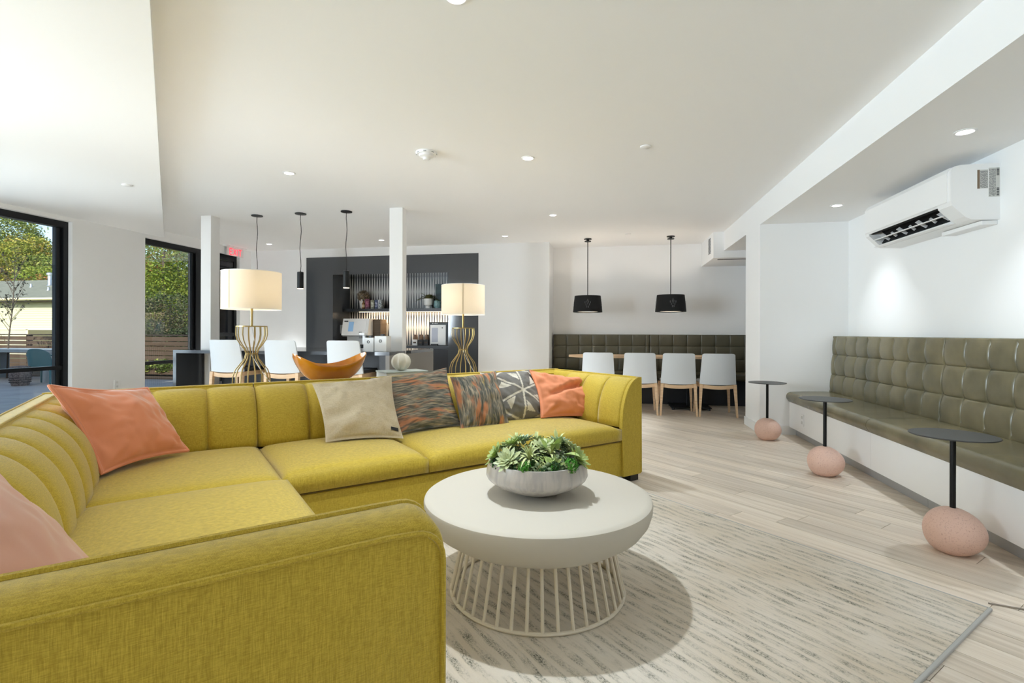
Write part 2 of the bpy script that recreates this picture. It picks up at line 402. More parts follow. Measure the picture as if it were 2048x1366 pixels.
def glass_mat():
    m = bpy.data.materials.new('window_glass'); m.use_nodes = True; nt = m.node_tree; nt.nodes.clear()
    o = nt.nodes.new('ShaderNodeOutputMaterial'); t = nt.nodes.new('ShaderNodeBsdfTransparent'); g = nt.nodes.new('ShaderNodeBsdfGlossy')
    t.inputs[0].default_value = (.93, .96, .96, 1); g.inputs['Roughness'].default_value = .01
    f = nt.nodes.new('ShaderNodeFresnel'); f.inputs[0].default_value = 1.35
    x = nt.nodes.new('ShaderNodeMixShader'); nt.links.new(f.outputs[0], x.inputs[0]); nt.links.new(t.outputs[0], x.inputs[1]); nt.links.new(g.outputs[0], x.inputs[2]); nt.links.new(x.outputs[0], o.inputs[0])
    return m
glass_m = glass_mat()

def shade_mat():
    m = bpy.data.materials.new('lamp_linen'); m.use_nodes = True; nt = m.node_tree; nt.nodes.clear()
    o = nt.nodes.new('ShaderNodeOutputMaterial'); d = nt.nodes.new('ShaderNodeBsdfDiffuse'); t = nt.nodes.new('ShaderNodeBsdfTranslucent')
    d.inputs[0].default_value = rgb(238, 232, 220); t.inputs[0].default_value = rgb(236, 229, 216)
    x = nt.nodes.new('ShaderNodeMixShader'); x.inputs[0].default_value = .5
    nt.links.new(d.outputs[0], x.inputs[1]); nt.links.new(t.outputs[0], x.inputs[2]); nt.links.new(x.outputs[0], o.inputs[0])
    return m
shade_m = shade_mat()
glow = mat('downlight_lens', (1, 1, 1, 1), .5, emit=(1, .96, .9, 1), estr=14)
glow_warm = mat('warm_led', (1, .9, .75, 1), .5, emit=(1, .78, .5, 1), estr=3)
drum_in = mat('drum_diffuser', (1, .95, .88, 1), .5, emit=(1, .86, .68, 1), estr=1.6)
exit_red = mat('exit_red', rgb(235, 70, 80), .5, emit=rgb(255, 70, 84), estr=1.2)
exit_clear = mat('exit_plate', rgb(236, 228, 228), .2)

def diamonds():
    """back wall print: tall white lozenges on black"""
    m = bpy.data.materials.new('lozenge_print'); m.use_nodes = True; nt = m.node_tree; b = nt.nodes['Principled BSDF']
    b.inputs['Roughness'].default_value = .3
    ge = nt.nodes.new('ShaderNodeNewGeometry'); sep = nt.nodes.new('ShaderNodeSeparateXYZ'); nt.links.new(ge.outputs['Position'], sep.inputs[0])
    def mth(op, a, b_=None):
        n = nt.nodes.new('ShaderNodeMath'); n.operation = op
        for i, q in enumerate((a, b_)):
            if q is None: continue
            if isinstance(q, (int, float)): n.inputs[i].default_value = q
            else: nt.links.new(q, n.inputs[i])
        return n.outputs[0]
    xx = mth('ADD', sep.outputs[0], mth('MULTIPLY', sep.outputs[1], 1.0))
    fx = mth('MULTIPLY', mth('ABSOLUTE', mth('SUBTRACT', mth('FRACT', mth('DIVIDE', mth('ADD', xx, 40.0), .0485)), .5)), 2.0)
    fz = mth('MULTIPLY', mth('ABSOLUTE', mth('SUBTRACT', mth('FRACT', mth('DIVIDE', mth('SUBTRACT', sep.outputs[2], .832 - 3 * .645), .645)), .5)), 2.0)   # 0 at widest
    wd_ = mth('ADD', mth('MULTIPLY', mth('SUBTRACT', 1.0, fz), .84), .06)
    k = mth('LESS_THAN', fx, wd_)
    mx = nt.nodes.new('ShaderNodeMix'); mx.data_type = 'RGBA'; mx.inputs[6].default_value = rgb(26, 27, 31); mx.inputs[7].default_value = rgb(206, 204, 200)
    nt.links.new(k, mx.inputs[0]); nt.links.new(mx.outputs[2], b.inputs['Base Color'])
    return m
loz_m = diamonds()

# ------------------------------------------------------------------ room shell
XL, XR, XP, YF, ZC = -6.27, 2.43, 1.576, 7.962, 2.507
YB = -9.0
Y2 = 8.55
AX = -.943
struct('floor', bx(XL - .2, XR + .2, YB - .2, Y2 + .2, -.12, -.012), grout_m)
floor_o = bpy.data.objects['floor']
struct('ceiling', bx(XL - .2, XR + .2, YB - .2, Y2 + .2, ZC, ZC + .1), ceil_m)
struct('ceiling_soffit', prism(B(), [(XL, YB), (XL, 6.17), (-.10 - YB, YB)], 2.417, ZC), ceil_m)
struct('roof', bx(XL - .2, XR + .3, -12, Y2 + .2, ZC + .12, 9.0), wall_m)  # unseen block added above the ceiling to cast shade on the patio
struct('shade_wing', bx(-24, XL - .22, -12, -3.4, -.3, 9.5), wall_m)  # unseen wing added to keep the sun off the patio
# left wall with openings
b = B()
WO = [(-2.4, .9, .1, 2.37), (2.4, 4.913, .1, 2.37), (5.872, 7.68, 0.0, 2.37)]
ys = YB
for y0, y1, z0, z1 in WO:
    box(b, XL - .18, XL, ys, y0, 0, ZC)
    box(b, XL - .18, XL, y0, y1, z1, ZC)
    if z0 > 0: box(b, XL - .18, XL, y0, y1, 0, z0)
    ys = y1
box(b, XL - .18, XL, ys, Y2 + .2, 0, ZC)
struct('wall_left', b, wall_m)
# far wall and bar niche
NX0, NX1, NZ = -5.181, -2.097, 2.363
RX0, RX1, RZ, RY = -4.677, -2.605, 2.057, 8.544
b = B()
box(b, XL, NX0, YF, Y2 + .2, 0, ZC); box(b, NX0, NX1, YF, Y2 + .2, NZ, ZC); box(b, NX1, AX, YF, Y2 + .2, 0, ZC)
box(b, AX, XR + .2, Y2, Y2 + .2, 0, ZC)
struct('wall_far', b, wall_m)
b = B()
box(b, NX0, RX0, YF - .004, RY, 0, NZ); box(b, RX1, NX1, YF - .004, RY, 0, NZ); box(b, RX0, RX1, YF - .004, RY, RZ, NZ)
struct('wall_niche', b, panel_gloss)
struct('wall_niche_back', bx(RX0, RX1, RY, RY + .05, 0, RZ), loz_m)
struct('wall_right', bx(XR, XR + .2, YB, Y2 + .2, 0, ZC), wall_m)
b = B(); box(b, XP, XR, 5.83, 6.41, 0, 2.238); box(b, XP, XR, YB, 7.586, 2.238, ZC)
struct('wall_pier', b, wall_m)
b = B(); box(b, XL, -6.1, YB - .15, YB, 0, ZC); box(b, -3.4, XR, YB - .15, YB, 0, ZC); box(b, -6.1, -3.4, YB - .15, YB, 0, .2); box(b, -6.1, -3.4, YB - .15, YB, 2.35, ZC)
struct('wall_rear', b, wall_m)
b = B(); box(b, 1.436, XR, 7.586, Y2, 2.138, ZC)
sof = struct('ceiling_bulkhead', b, wall_m)
b = B()
for k in range(11): box(b, 1.428, 1.436, 7.79, 7.93, 2.235 + k * .021, 2.247 + k * .021)
obj('vent_slats', b, grey_pl, sof)
struct('trim_slot', bx(1.52, 2.2, 7.72, 7.75, 2.132, 2.138), dark_pl, sof)
b = B(); box(b, XP - .014, XP, 5.816, 6.41, 0, .095); box(b, XP - .014, 1.93, 5.816, 5.83, 0, .095)
struct('baseboard_pier', b, trim_m)
struct('baseboard_left', box(box(B(), XL, XL + .014, 4.913, 5.872, 0, .095), XL, XL + .014, .9, 2.4, 0, .095), trim_m)
struct('baseboard_far', box(box(B(), XL, NX0, YF - .014, YF, 0, .095), NX1, AX, YF - .014, YF, 0, .095), trim_m)
struct('pillar', bx(-4.971, -4.831, 5.42, 5.566, 0, ZC), wall_m)
struct('pillar', bx(-2.501, -2.342, 5.47, 5.586, 0, ZC), wall_m)

# windows
XG = XL - .10
def window(name, y0, y1, z0, z1, mull=(), rails=()):
    w = .055
    b = B()
    box(b, XG - .05, XG + .04, y0, y1, z1 - .075, z1); box(b, XG - .05, XG + .04, y0, y1, z0, z0 + .09)
    box(b, XG - .05, XG + .04, y0, y0 + w, z0 + .09, z1 - .075)
    box(b, XG - .05, XG + .04, y1 - w, y1, z0 + .09, z1 - .075); box(b, XG - .05, XG + .01, y1 - 2.0 * w, y1 - w, z0 + .09, z1 - .075)
    root = struct(name, b, black_frame)
    cuts = [y0 + w] + [m for m in mull] + [y1 - 2 * w]
    for m in mull: obj('mullion', bx(XG - .048, XG + .038, m - .05, m + .05, z0 + .09, z1 - .075), black_frame, root)
    for r in rails: obj('rail', bx(XG - .05, XG + .03, y0 + w, y1 - w, r - .022, r + .022), black_frame, root)
    zs = [z0 + .09] + list(rails) + [z1 - .075]
    for i in range(len(cuts) - 1):
        for j in range(len(zs) - 1):
            obj('pane', bx(XG - .004, XG + .004, cuts[i], cuts[i + 1], zs[j], zs[j + 1]), glass_m, root)
    return root
window('window_1', 2.4, 4.913, .1, 2.37, mull=(3.2,), rails=(.645,))
window('window_2', 5.872, 6.86, 0.0, 2.37, rails=(.63,))
window('window_3', -2.4, .9, .1, 2.37, mull=(-.75,), rails=(.645,))
# glazed door with push bar
b = B()
box(b, XG - .05, XG + .04, 6.86, 7.68, 2.28, 2.37); box(b, XG - .05, XG + .04, 7.62, 7.68, 0, 2.28)
box(b, XG - .05, XG + .04, 6.86, 6.92, 0, 2.28)
dr = struct('door_1', b, black_frame)
b = B(); box(b, XG - .04, XG + .02, 6.925, 7.01, .01, 2.27); box(b, XG - .04, XG + .02, 7.50, 7.615, .01, 2.27)
box(b, XG - .04, XG + .02, 7.01, 7.50, 2.14, 2.27); box(b, XG - .04, XG + .02, 7.01, 7.50, .01, .25)
obj('door_leaf', b, black_frame, dr)
obj('pane', bx(XG - .01, XG, 7.01, 7.50, .25, 2.14), glass_m, dr)
obj('push_bar', bx(XG + .02, XG + .075, 6.95, 7.58, 1.0, 1.06, .008), black_frame, dr)
obj('door_closer', bx(XG + .02, XG + .08, 7.2, 7.55, 2.17, 2.24, .006), dark_pl, dr)

# floor planks, 45 degrees to the walls
def clip(poly, inside, cut):
    out = []
    for i in range(len(poly)):
        a, c = poly[i - 1], poly[i]
        ia, ic = inside(a), inside(c)
        if ia != ic: out.append(cut(a, c))
        if ic: out.append(c)
    return out
def clip_rect(poly, x0, x1, y0, y1):
    for ax, v, sg in ((0, x0, 1), (0, x1, -1), (1, y0, 1), (1, y1, -1)):
        if not poly: return poly
        poly = clip(poly, lambda p: sg * (p[ax] - v) >= 0, lambda a, c: tuple(a[k] + (c[k] - a[k]) * (v - a[ax]) / (c[ax] - a[ax]) for k in (0, 1)))
    return poly
rng = random.Random(3)
PW, PL = .13, 1.22
far_b = B()
u = 2.854 - 60 * PW
while u < 9.5:
    v = -8.0 - rng.random() * PL
    while v < 11:
        q = [W(a, c) for a, c in ((u + .0012, v + .0012), (u + PW - .0012, v + .0012), (u + PW - .0012, v + PL - .0012), (u + .0012, v + PL - .0012))]
        q = clip_rect([(p.x, p.y) for p in q], XL, XR, YB, Y2)
        if len(q) >= 3:
            cx = sum(p[0] for p in q) / len(q); cy = sum(p[1] for p in q) / len(q)
            near = -.75 < cx < 2.0 and 1.2 < cy < 7.9 and u > 1.9
            bb = B() if near else far_b
            hz = rng.uniform(-.0006, 0)
            prism(bb, q, -.012, hz)
            if near: obj('plank', bb, plank_m, floor_o)
        v += PL
    u += PW
obj('planks_distant', far_b, plank_m, floor_o, kind='stuff')

# ------------------------------------------------------------------ ceiling fittings
G_D = 'recessed ceiling downlights'
def downlight(x, y, z, label, power, cone=104, first=[None]):
    if first[0] is None:
        r = thing('downlight', label, 'downlight', (x, y, z), 0, G_D)
        obj('trim_ring', lathe(B(), [(.055, 0), (.055, -.004), (.043, -.006), (.036, .0), (.055, 0)], n=28, cap0=False, cap1=False), white_pl, r, True, world=False)
        obj('lens', disc(B(), (0, 0, -.002), .036, .002, 24), glow, r, world=False)
        first[0] = r
    else: r = dup(first[0], (x, y, z), 0, label, G_D)
    light('downlight_beam', 'SPOT', (x, y, z - .012), power, (.85, .935, 1), aim=(0, 0, -1), spot_size=math.radians(cone), spot_blend=1.0, shadow_soft_size=.03)
downlight(-.665, 4.11, ZC, 'round recessed ceiling light between smoke detector and white sprinkler cap', P_DOWN * 1.2, 84)
for x, y, lab in ((-2.848, 4.105, 'round recessed ceiling light nearest the angled soffit edge'),
                  (-.686, 6.152, 'round recessed ceiling light midway above the geometric sofa pillow'),
                  (-1.534, 7.359, 'round recessed ceiling light in front of the blank wall right of the bar niche'),
                  (-5.46, 7.352, 'round recessed ceiling light above the exit door corner'),
                  (-3.49, 7.341, 'round recessed ceiling light directly in front of the bar niche')):
    downlight(x, y, ZC, lab, P_DOWN * ((1.2 if -2 < x < -1 else 6.5 if y > 7 else 3.0) if y > 5 else 1.2), 48 if y > 7 else 66 if y > 5 else 84)
downlight(2.007, 3.363, 2.238, 'large recessed ceiling light just in front of the air conditioner', P_NOOK, 86)
downlight(2.023, 5.083, 2.238, 'recessed ceiling light beyond the air conditioner near the pier', P_NOOK, 86)
for x, y, lab in ((-.65, 2.08, 'recessed ceiling light straight above the round coffee table'),):
    downlight(x, y, ZC, lab, P_DOWN * 1.2, 84)
for y, lab in ((1.65, 'recessed bench light nearer than the air conditioner, above the bench'),): downlight(2.01, y, 2.238, lab, P_NOOK, 80)

for (x, y, z, lab) in ((.264, 4.021, ZC, 'flat white sprinkler cap on the ceiling right of the smoke detector'),
                       (.252, 7.524, ZC, 'flat white sprinkler cap on the ceiling between the two black drum pendants'),
                       (-4.356, 3.892, 2.417, 'flat white sprinkler cap on the lowered soffit')):
    obj('sprinkler_cap', lathe(B(), [(.041, 0), (.041, -.006), (.036, -.009)], (x, y, z), 24), white_pl, smooth=True, label=lab, cat='sprinkler', group='concealed sprinkler caps')
sd = thing('smoke_detector', 'round white smoke detector on the ceiling', 'smoke detector', (-1.441, 3.837, ZC))
obj('base_plate', lathe(B(), [(.084, 0), (.084, -.012), (.078, -.02)], n=36), white_pl, sd, True, world=False)
obj('sensor_head', lathe(B(), [(.062, -.02), (.058, -.034), (.03, -.042), (.026, -.06), (.012, -.064)], n=32), white_pl, sd, True, world=False)
b = B()
for k in range(8):
    a = k * PI / 4 + .2; box(b, .079, .083, -.011, .011, -.017, -.008, mtx=Matrix.Rotation(a, 4, 'Z'))
obj('slots', b, grey_pl, sd, world=False, kind='stuff')

# cylinder pendants over the island
def cylinder_pendant(x, y, zb, label, first=[None]):
    if first[0] is None:
        r = thing('cylinder_pendant', label, 'pendant lamp', (x, y, zb), 0, 'slim black pendants above the island')
        H_ = ZC - zb
        obj('canopy', lathe(B(), [(.066, H_ - .001), (.066, H_ - .01), (.02, H_ - .016)], n=28), black_m, r, True, world=False)
        pts = [(.006 * math.sin(k * 1.1), .004 * math.cos(k * .9), .2 + (H_ - .21) * k / 10) for k in range(11)]
        pts[0] = (0, 0, .2); pts[-1] = (0, 0, H_ - .01)
        obj('cord', tube(B(), pts, .0035, 6), black_m, r, True, world=False)
        obj('shade', lathe(B(), [(.033, .004), (.037, .0), (.037, .196), (.03, .2), (.006, .2), (.006, .215)], n=28, cap0=False), black_m, r, True, world=False)
        obj('bulb', disc(B(), (0, 0, -.004), .034, .006, 24), glow_warm, r, world=False)
        first[0] = r
    else: r = dup(first[0], (x, y, zb), 0, label, 'slim black pendants above the island')
    light('pendant_beam', 'SPOT', (x, y, zb - .005), 8, (1, .8, .58), aim=(0, 0, -1), spot_size=math.radians(90), spot_blend=.6, shadow_soft_size=.03)
cylinder_pendant(-4.274, 5.53, 1.60, 'slim black pendant hanging behind the larger white lamp shade')
cylinder_pendant(-3.679, 5.53, 1.60, 'slim black cylinder pendant against the white wall left of bar niche')
cylinder_pendant(-3.076, 5.53, 1.60, 'slim black cylinder pendant hanging in front of the dark bar niche')

def drum_pendant(x, y, zb, label, first=[None]):
    if first[0] is None:
        r = thing('drum_pendant', label, 'pendant lamp', (x, y, zb), 0, 'black drum pendants in the dining alcove')
        H_ = ZC - zb
        obj('canopy', lathe(lathe(B(), [(.058, H_ - .001), (.058, H_ - .012)], n=24), [(.05, H_ - .036), (.05, H_ - .046)], n=24), black_m, r, True, world=False)
        obj('canopy_stem', disc(B(), (0, 0, H_ - .04), .02, .03, 12), black_m, r, world=False)
        obj('cord', tube(B(), [(0, 0, .1), (0, 0, H_ - .04)], .006, 8), black_m, r, world=False)
        obj('shade', lathe(B(), [(.222, 0), (.197, .248), (.193, .248), (.218, 0), (.222, 0)], n=48, cap0=False, cap1=False), black_matte, r, True, world=False)
        obj('diffuser', disc(B(), (0, 0, .012), .21, .004, 40), drum_in, r, world=False)
        b = B()
        for k in range(4):
            for dx, dz in ((0, .0), (-.025, -.012), (.025, -.012), (-.012, .03), (.012, .03), (-.012, -.045), (.012, -.045), (-.04, .02), (.04, .02), (0, .055)):
                rr = .222 - .1 * (.12 + dz) + .0008
                box(b, -rr, -rr + .002, dx - .0025, dx + .0025, .105 + dz, .135 + dz, mtx=Matrix.Rotation(k * PI / 2 + PI / 2 + .05, 4, 'Z'))
        obj('perforations', b, grey_pl, r, world=False, kind='stuff')
        first[0] = r
    else: r = dup(first[0], (x, y, zb), 0, label, 'black drum pendants in the dining alcove')
    light('drum_bulb', 'POINT', (x, y, zb + .13), 7, (1, .88, .74), shadow_soft_size=.04)
drum_pendant(-.336, 7.8, 1.387, 'black drum pendant in the dining alcove, nearer the blank white wall')
drum_pendant(.879, 7.8, 1.387, 'black drum pendant in the dining alcove, nearer the ceiling vent')

# exit sign
ex = thing('exit_sign', 'clear exit sign with red letters above the glazed door', 'sign', (XL + .06, 7.5, 2.50))
obj('mount', bx(XL + .02, XL + .10, 7.26, 7.74, 2.488, ZC, .004), white_pl, ex)
obj('plate', bx(XL + .056, XL + .064, 7.31, 7.69, 2.345, 2.488), exit_clear, ex)
def letters(txt, y0, z0, h, w, gap, x):
    b = B(); t = h * .17
    def bar(p, q):
        d = Vector((0, q[0] - p[0], q[1] - p[1])); n = Vector((0, -d.z, d.y)).normalized() * t / 2
        P_, Q_ = Vector((x, p[0], p[1])), Vector((x, q[0], q[1])); vs = [P_ + n, P_ - n, Q_ - n, Q_ + n]
        lo = [b.verts.new(c) for c in vs]; hi = [b.verts.new(c + Vector((.003, 0, 0))) for c in vs]
        b.faces.new(lo[::-1]); b.faces.new(hi)
        for i in range(4): b.faces.new((lo[i], lo[(i + 1) % 4], hi[(i + 1) % 4], hi[i]))
    for ch in txt:
        S = {'E': [((0, 0), (0, 1)), ((0, 1), (1, 1)), ((0, .5), (.8, .5)), ((0, 0), (1, 0))], 'X': [((0, 0), (1, 1)), ((0, 1), (1, 0))], 'I': [((.5, 0), (.5, 1))], 'T': [((0, 1), (1, 1)), ((.5, 0), (.5, 1))]}[ch]
        ww = w * (.3 if ch == 'I' else 1)
        for p, q in S: bar((y0 + p[0] * ww, z0 + p[1] * h), (y0 + q[0] * ww, z0 + q[1] * h))
        y0 += ww + gap
    return b
obj('lettering', letters('EXIT', 7.37, 2.362, .10, .062, .022, XL + .064), exit_red, ex)

# ------------------------------------------------------------------ nook banquette
def tufted(bm, s0, s1, z0, z1, seams_s, seams_z, place, amp, thick, res=9):
    """front face puffed between seams; place(s, z, out) -> xyz; out = distance in front of the backing plane"""
    S = [s0] + [q for q in seams_s if s0 + .03 < q < s1 - .03] + [s1]; Z = [z0] + list(seams_z) + [z1]
    ss = []; zz = []
    SM = (-1, -.955, -.87, -.68, -.36, 0, .36, .68, .87, .955)
    for L, o in ((S, ss), (Z, zz)):
        for i in range(len(L) - 1):
            for a in SM: o.append((L[i] + (L[i + 1] - L[i]) * (a + 1) / 2, a, i == 0, i == len(L) - 2))
        o.append((L[-1], 1.0, len(L) == 2, True))
    ns, nt_ = len(ss) - 1, len(zz) - 1
    def edge(q):
        a = q[1]; border = (q[2] and a < 0) or (q[3] and a > 0)
        return 1 - abs(a) ** (3.2 if border else 9.0)
    def P(s, t, side):
        i, j = round(s * ns), round(t * nt_)
        if side: return place(ss[i][0], zz[j][0], 0.0)
        e = max(edge(ss[i]) * edge(zz[j]), 0) ** .5
        da, dc = 1 - abs(ss[i][1]), 1 - abs(zz[j][1])
        bord = (ss[i][2] and ss[i][1] < 0) or (ss[i][3] and ss[i][1] > 0) or (zz[j][2] and zz[j][1] < 0) or (zz[j][3] and zz[j][1] > 0)
        pin = 0 if bord and (da < .3 and dc < .3 and ((zz[j][2] and zz[j][1] < 0) or (zz[j][3] and zz[j][1] > 0))) else .013 * math.exp(-(da * da + dc * dc) / .16)
        return place(ss[i][0], zz[j][0], thick + amp * e - pin)
    return slab(bm, P, ns, nt_)
bq = thing('banquette', 'long olive leather banquette with tufted back along the right wall', 'banquette', (2.1, 3.6, 0))
for y0, y1 in ((2.62, 4.12), (4.12, 5.828), (.6, 2.62)):
    obj('base_panel', bx(1.867, 1.887, y0 + .001, y1 - .001, .085, .36), white_pl if False else trim_m, bq)
obj('base', bx(1.887, 2.425, .6, 5.826, .085, .35), trim_m, bq)
for y0, y1 in ((.6, 3.55), (3.552, 5.81)): obj('kick_plate', bx(1.927, 1.94, y0, y1, 0, .085), kick_m, bq)
cols = [4.03 + .2135 * k for k in range(-17, 10)]
for y0, y1 in ((4.036, 5.826), (2.24, 4.03), (.62, 2.236)):
    def pl(s, z, out):
        t = (z - .46) / .59
        return (2.425 - (out + (.0 if out == 0 else -.035 * t)), s, z)
    b = tufted(B(), y0, y1, .462, 1.045, cols, (.65, .855), pl, .010, .172)
    obj('back_cushion', b, leather, bq, True, angle=75)
for y0, y1 in ((4.126, 5.826), (2.4, 4.12), (.62, 2.394)):
    b = B(); n = 10
    prof = [(2.36, .352), (1.86, .352)] + arc(1.885, .405, .05, PI * 1.15, PI * .5, 8) + [(2.0, .462), (2.2, .466), (2.36, .463)]
    obj('seat_cushion', prism(b, prof, y0, y1, 'y'), leather, bq, True, angle=50)
ou = thing('wall_outlet', 'small white outlet on the banquette base near the pier', 'outlet', (1.866, 5.45, .18))
obj('cover_plate', bx(1.861, 1.867, 5.41, 5.485, .16, .275, .002), white_pl, ou)
for q_ in ((1.859, 1.862, 5.433, 5.462, .178, .206), (1.859, 1.862, 5.433, 5.462, .229, .257)): obj('socket', bx(*q_), MATS.get('socket_ivory') or mat('socket_ivory', rgb(206, 206, 204), .5), ou)
ou = thing('wall_outlet', 'white outlet low on the white wall between the two left windows', 'outlet', (XL, 5.47, .33))
obj('cover_plate', bx(XL, XL + .006, 5.43, 5.505, .33, .445, .002), white_pl, ou)
for q_ in ((XL + .006, XL + .008, 5.453, 5.482, .348, .376), (XL + .006, XL + .008, 5.453, 5.482, .399, .427)): obj('socket', bx(*q_), MATS.get('socket_ivory') or mat('socket_ivory', rgb(206, 206, 204), .5), ou)

# side tables: steel disc and pole on a pink pebble
pebble_m = mat('pink_terrazzo', rgb(230, 194, 178), .5, var=((170, 170, 170), rgb(206, 164, 150), .55, .68))
steel_top = mat('dark_steel', rgb(66, 66, 66), .45, .3)
def side_table(x, y, rot, label, first=[None]):
    if first[0] is None:
        r = thing('side_table', label, 'side table', (x, y, 0), rot, 'pebble-footed side tables by the banquette')
        b = B(); bmesh.ops.create_uvsphere(b, u_segments=40, v_segments=24, radius=1)
        for v in b.verts:
            c = v.co; k = 1 + .10 * c.x
            v.co = Vector((c.x * .124 + .006, c.y * .120 * k, max(0.0, .102 + .116 * c.z * (1 - .10 * c.x))))
        obj('pebble_foot', b, pebble_m, r, True, angle=180, world=False)
        obj('pole', tube(B(), [(0, 0, .15), (0, 0, .572)], .0125, 16), black_m, r, True, world=False)
        obj('disc_top', lathe(B(), [(.174, .571), (.176, .574), (.174, .577)], n=64), steel_top, r, True, world=False)
        first[0] = r
    else: r = dup(first[0], (x, y, 0), rot, label, 'pebble-footed side tables by the banquette')
side_table(1.656, 2.856, -.35, 'side table with pink pebble base, nearest the rug corner')
side_table(1.60, 4.217, -.2, 'side table with pink pebble base, middle one of the row')
side_table(1.561, 5.513, 0, 'side table with pink pebble base, standing beside the white pier')

# air conditioner
ac = thing('air_conditioner', 'white wall-mounted air conditioner above the banquette', 'air conditioner', (2.43, 4.3, 1.8))
y0, y1 = 3.745, 4.865
full = [(2.43, 1.80), (2.27, 1.805), (2.235, 1.825), (2.163, 1.90), (2.155, 1.93), (2.155, 2.12), (2.175, 2.15), (2.21, 2.158), (2.43, 2.158)]
notch = [(2.43, 1.80), (2.27, 1.805), (2.262, 1.83), (2.31, 1.90), (2.24, 1.955), (2.163, 1.915), (2.155, 1.93), (2.155, 2.12), (2.175, 2.15), (2.21, 2.158), (2.43, 2.158)]
obj('end_cap', prism(B(), full, y0, y0 + .14, 'y'), white_pl, ac); obj('end_cap', prism(B(), full, y1 - .06, y1, 'y'), white_pl, ac)
obj('body', prism(B(), notch, y0 + .14, y1 - .06, 'y'), white_pl, ac)
obj('front_panel', prism(B(), [(2.156, 1.925), (2.150, 1.93), (2.150, 2.118), (2.17, 2.152), (2.178, 2.148), (2.156, 2.118)], y0 + .03, y1 - .01, 'y'), white_pl, ac)
obj('air_outlet', prism(B(), [(2.264, 1.832), (2.308, 1.90), (2.24, 1.952), (2.168, 1.914), (2.19, 1.91), (2.25, 1.94), (2.295, 1.90), (2.256, 1.836)], y0 + .141, y1 - .061, 'y'), black_matte, ac)
for k in range(7):
    yy = y0 + .20 + k * .125
    obj('vane', prism(B(), [(2.262, 1.842), (2.272, 1.856), (2.212, 1.902), (2.190, 1.886)] if k % 2 == 0 else [(2.25, 1.85), (2.262, 1.862), (2.222, 1.892), (2.212, 1.882)], yy, yy + .009, 'y'), white_pl, ac)
obj('louver', prism(B(), [(2.258, 1.812), (2.262, 1.806), (2.200, 1.800), (2.196, 1.806)], y0 + .145, y1 - .065, 'y'), white_pl, ac)
obj('louver', prism(B(), [(2.214, 1.869), (2.217, 1.862), (2.192, 1.858), (2.189, 1.864)], y0 + .145, y1 - .065, 'y'), white_pl, ac)
obj('pipe_cover', bx(2.34, 2.43, y0 + .02, y0 + .42, 1.772, 1.80, .004), white_pl, ac)
st_m = mat('sticker_paper', rgb(205, 205, 200), .6); br_m = mat('sticker_brown', rgb(124, 104, 84), .6)
s1 = obj('label_sticker', bx(2.303, 2.362, y0 - .0012, y0, 2.0, 2.12), st_m, ac)
obj('brown_band', bx(2.303, 2.316, y0 - .0018, y0 - .001, 2.0, 2.12), br_m, s1)
b = B(); rr = random.Random(4)
for k in range(9):
    zz = 2.112
    while zz > 2.006:
        l = rr.uniform(.004, .018); box(b, 2.320 + k * .0046, 2.3225 + k * .0046, y0 - .0018, y0 - .001, max(2.003, zz - l), zz); zz -= l + .004
obj('print_lines', b, grey_pl, s1, kind='stuff')
s2 = obj('label_sticker', bx(2.366, 2.426, y0 - .0012, y0, 1.945, 2.13), st_m, ac)
b = B()
for k in range(8):
    zz = 2.122
    while zz > 1.955:
        l = rr.uniform(.004, .02); box(b, 2.370 + k * .0045, 2.3722 + k * .0045, y0 - .0018, y0 - .001, max(1.95, zz - l), zz); zz -= l + .004
obj('print_lines', b, grey_pl, s2, kind='stuff')
b = B()
for z0_, z1_ in ((2.08, 2.128), (1.952, 2.002)):
    zz = z0_
    while zz < z1_: l = rr.choice((.0015, .003, .0045)); box(b, 2.409, 2.423, y0 - .0018, y0 - .001, zz, zz + l); zz += l + .002
obj('barcode', b, dark_pl, s2, kind='stuff')
obj('sensor_dot', disc(B(), (0, 0, 0), .006, .002, 12), grey_pl, ac, world=False).location = (-.26, -.47, .155)

# ------------------------------------------------------------------ dining alcove
ab = thing('alcove_banquette', 'olive tufted banquette in shade-darkened leather lining the back of the dining alcove', 'banquette', (.6, 8.2, 0))
acol = [-.71 + .2115 * k for k in range(-2, 16)]
for x0, x1 in ((-.92, .62), (.626, 2.42)):
    b = tufted(B(), x0, x1, .47, 1.048, acol, (.66, .864), lambda s, z, o: (s, 8.54 - o, z), .010, .168, 8)
    obj('back_cushion', b, leather_shaded, ab, True, angle=75)
obj('seat_cushion', bx(-.92, 2.42, 7.86, 8.4, .37, .47, .03, 3), leather_shaded, ab, True)
obj('base', bx(-.92, 2.42, 7.95, 8.53, 0, .37), panel_dark, ab)
b = tufted(B(), 6.45, 7.85, .47, 1.048, [6.45 + .21 * k for k in range(8)], (.66, .864), lambda s, z, o: (2.42 - o, s, z), .03, .15, 8)
obj('side_back_cushion', b, leather_shaded, ab, True, angle=75)
obj('side_seat_cushion', bx(1.93, 2.41, 6.45, 7.85, .37, .47, .03, 3), leather_shaded, ab, True)
obj('side_base', bx(1.97, 2.41, 6.45, 7.94, 0, .37), panel_dark, ab)

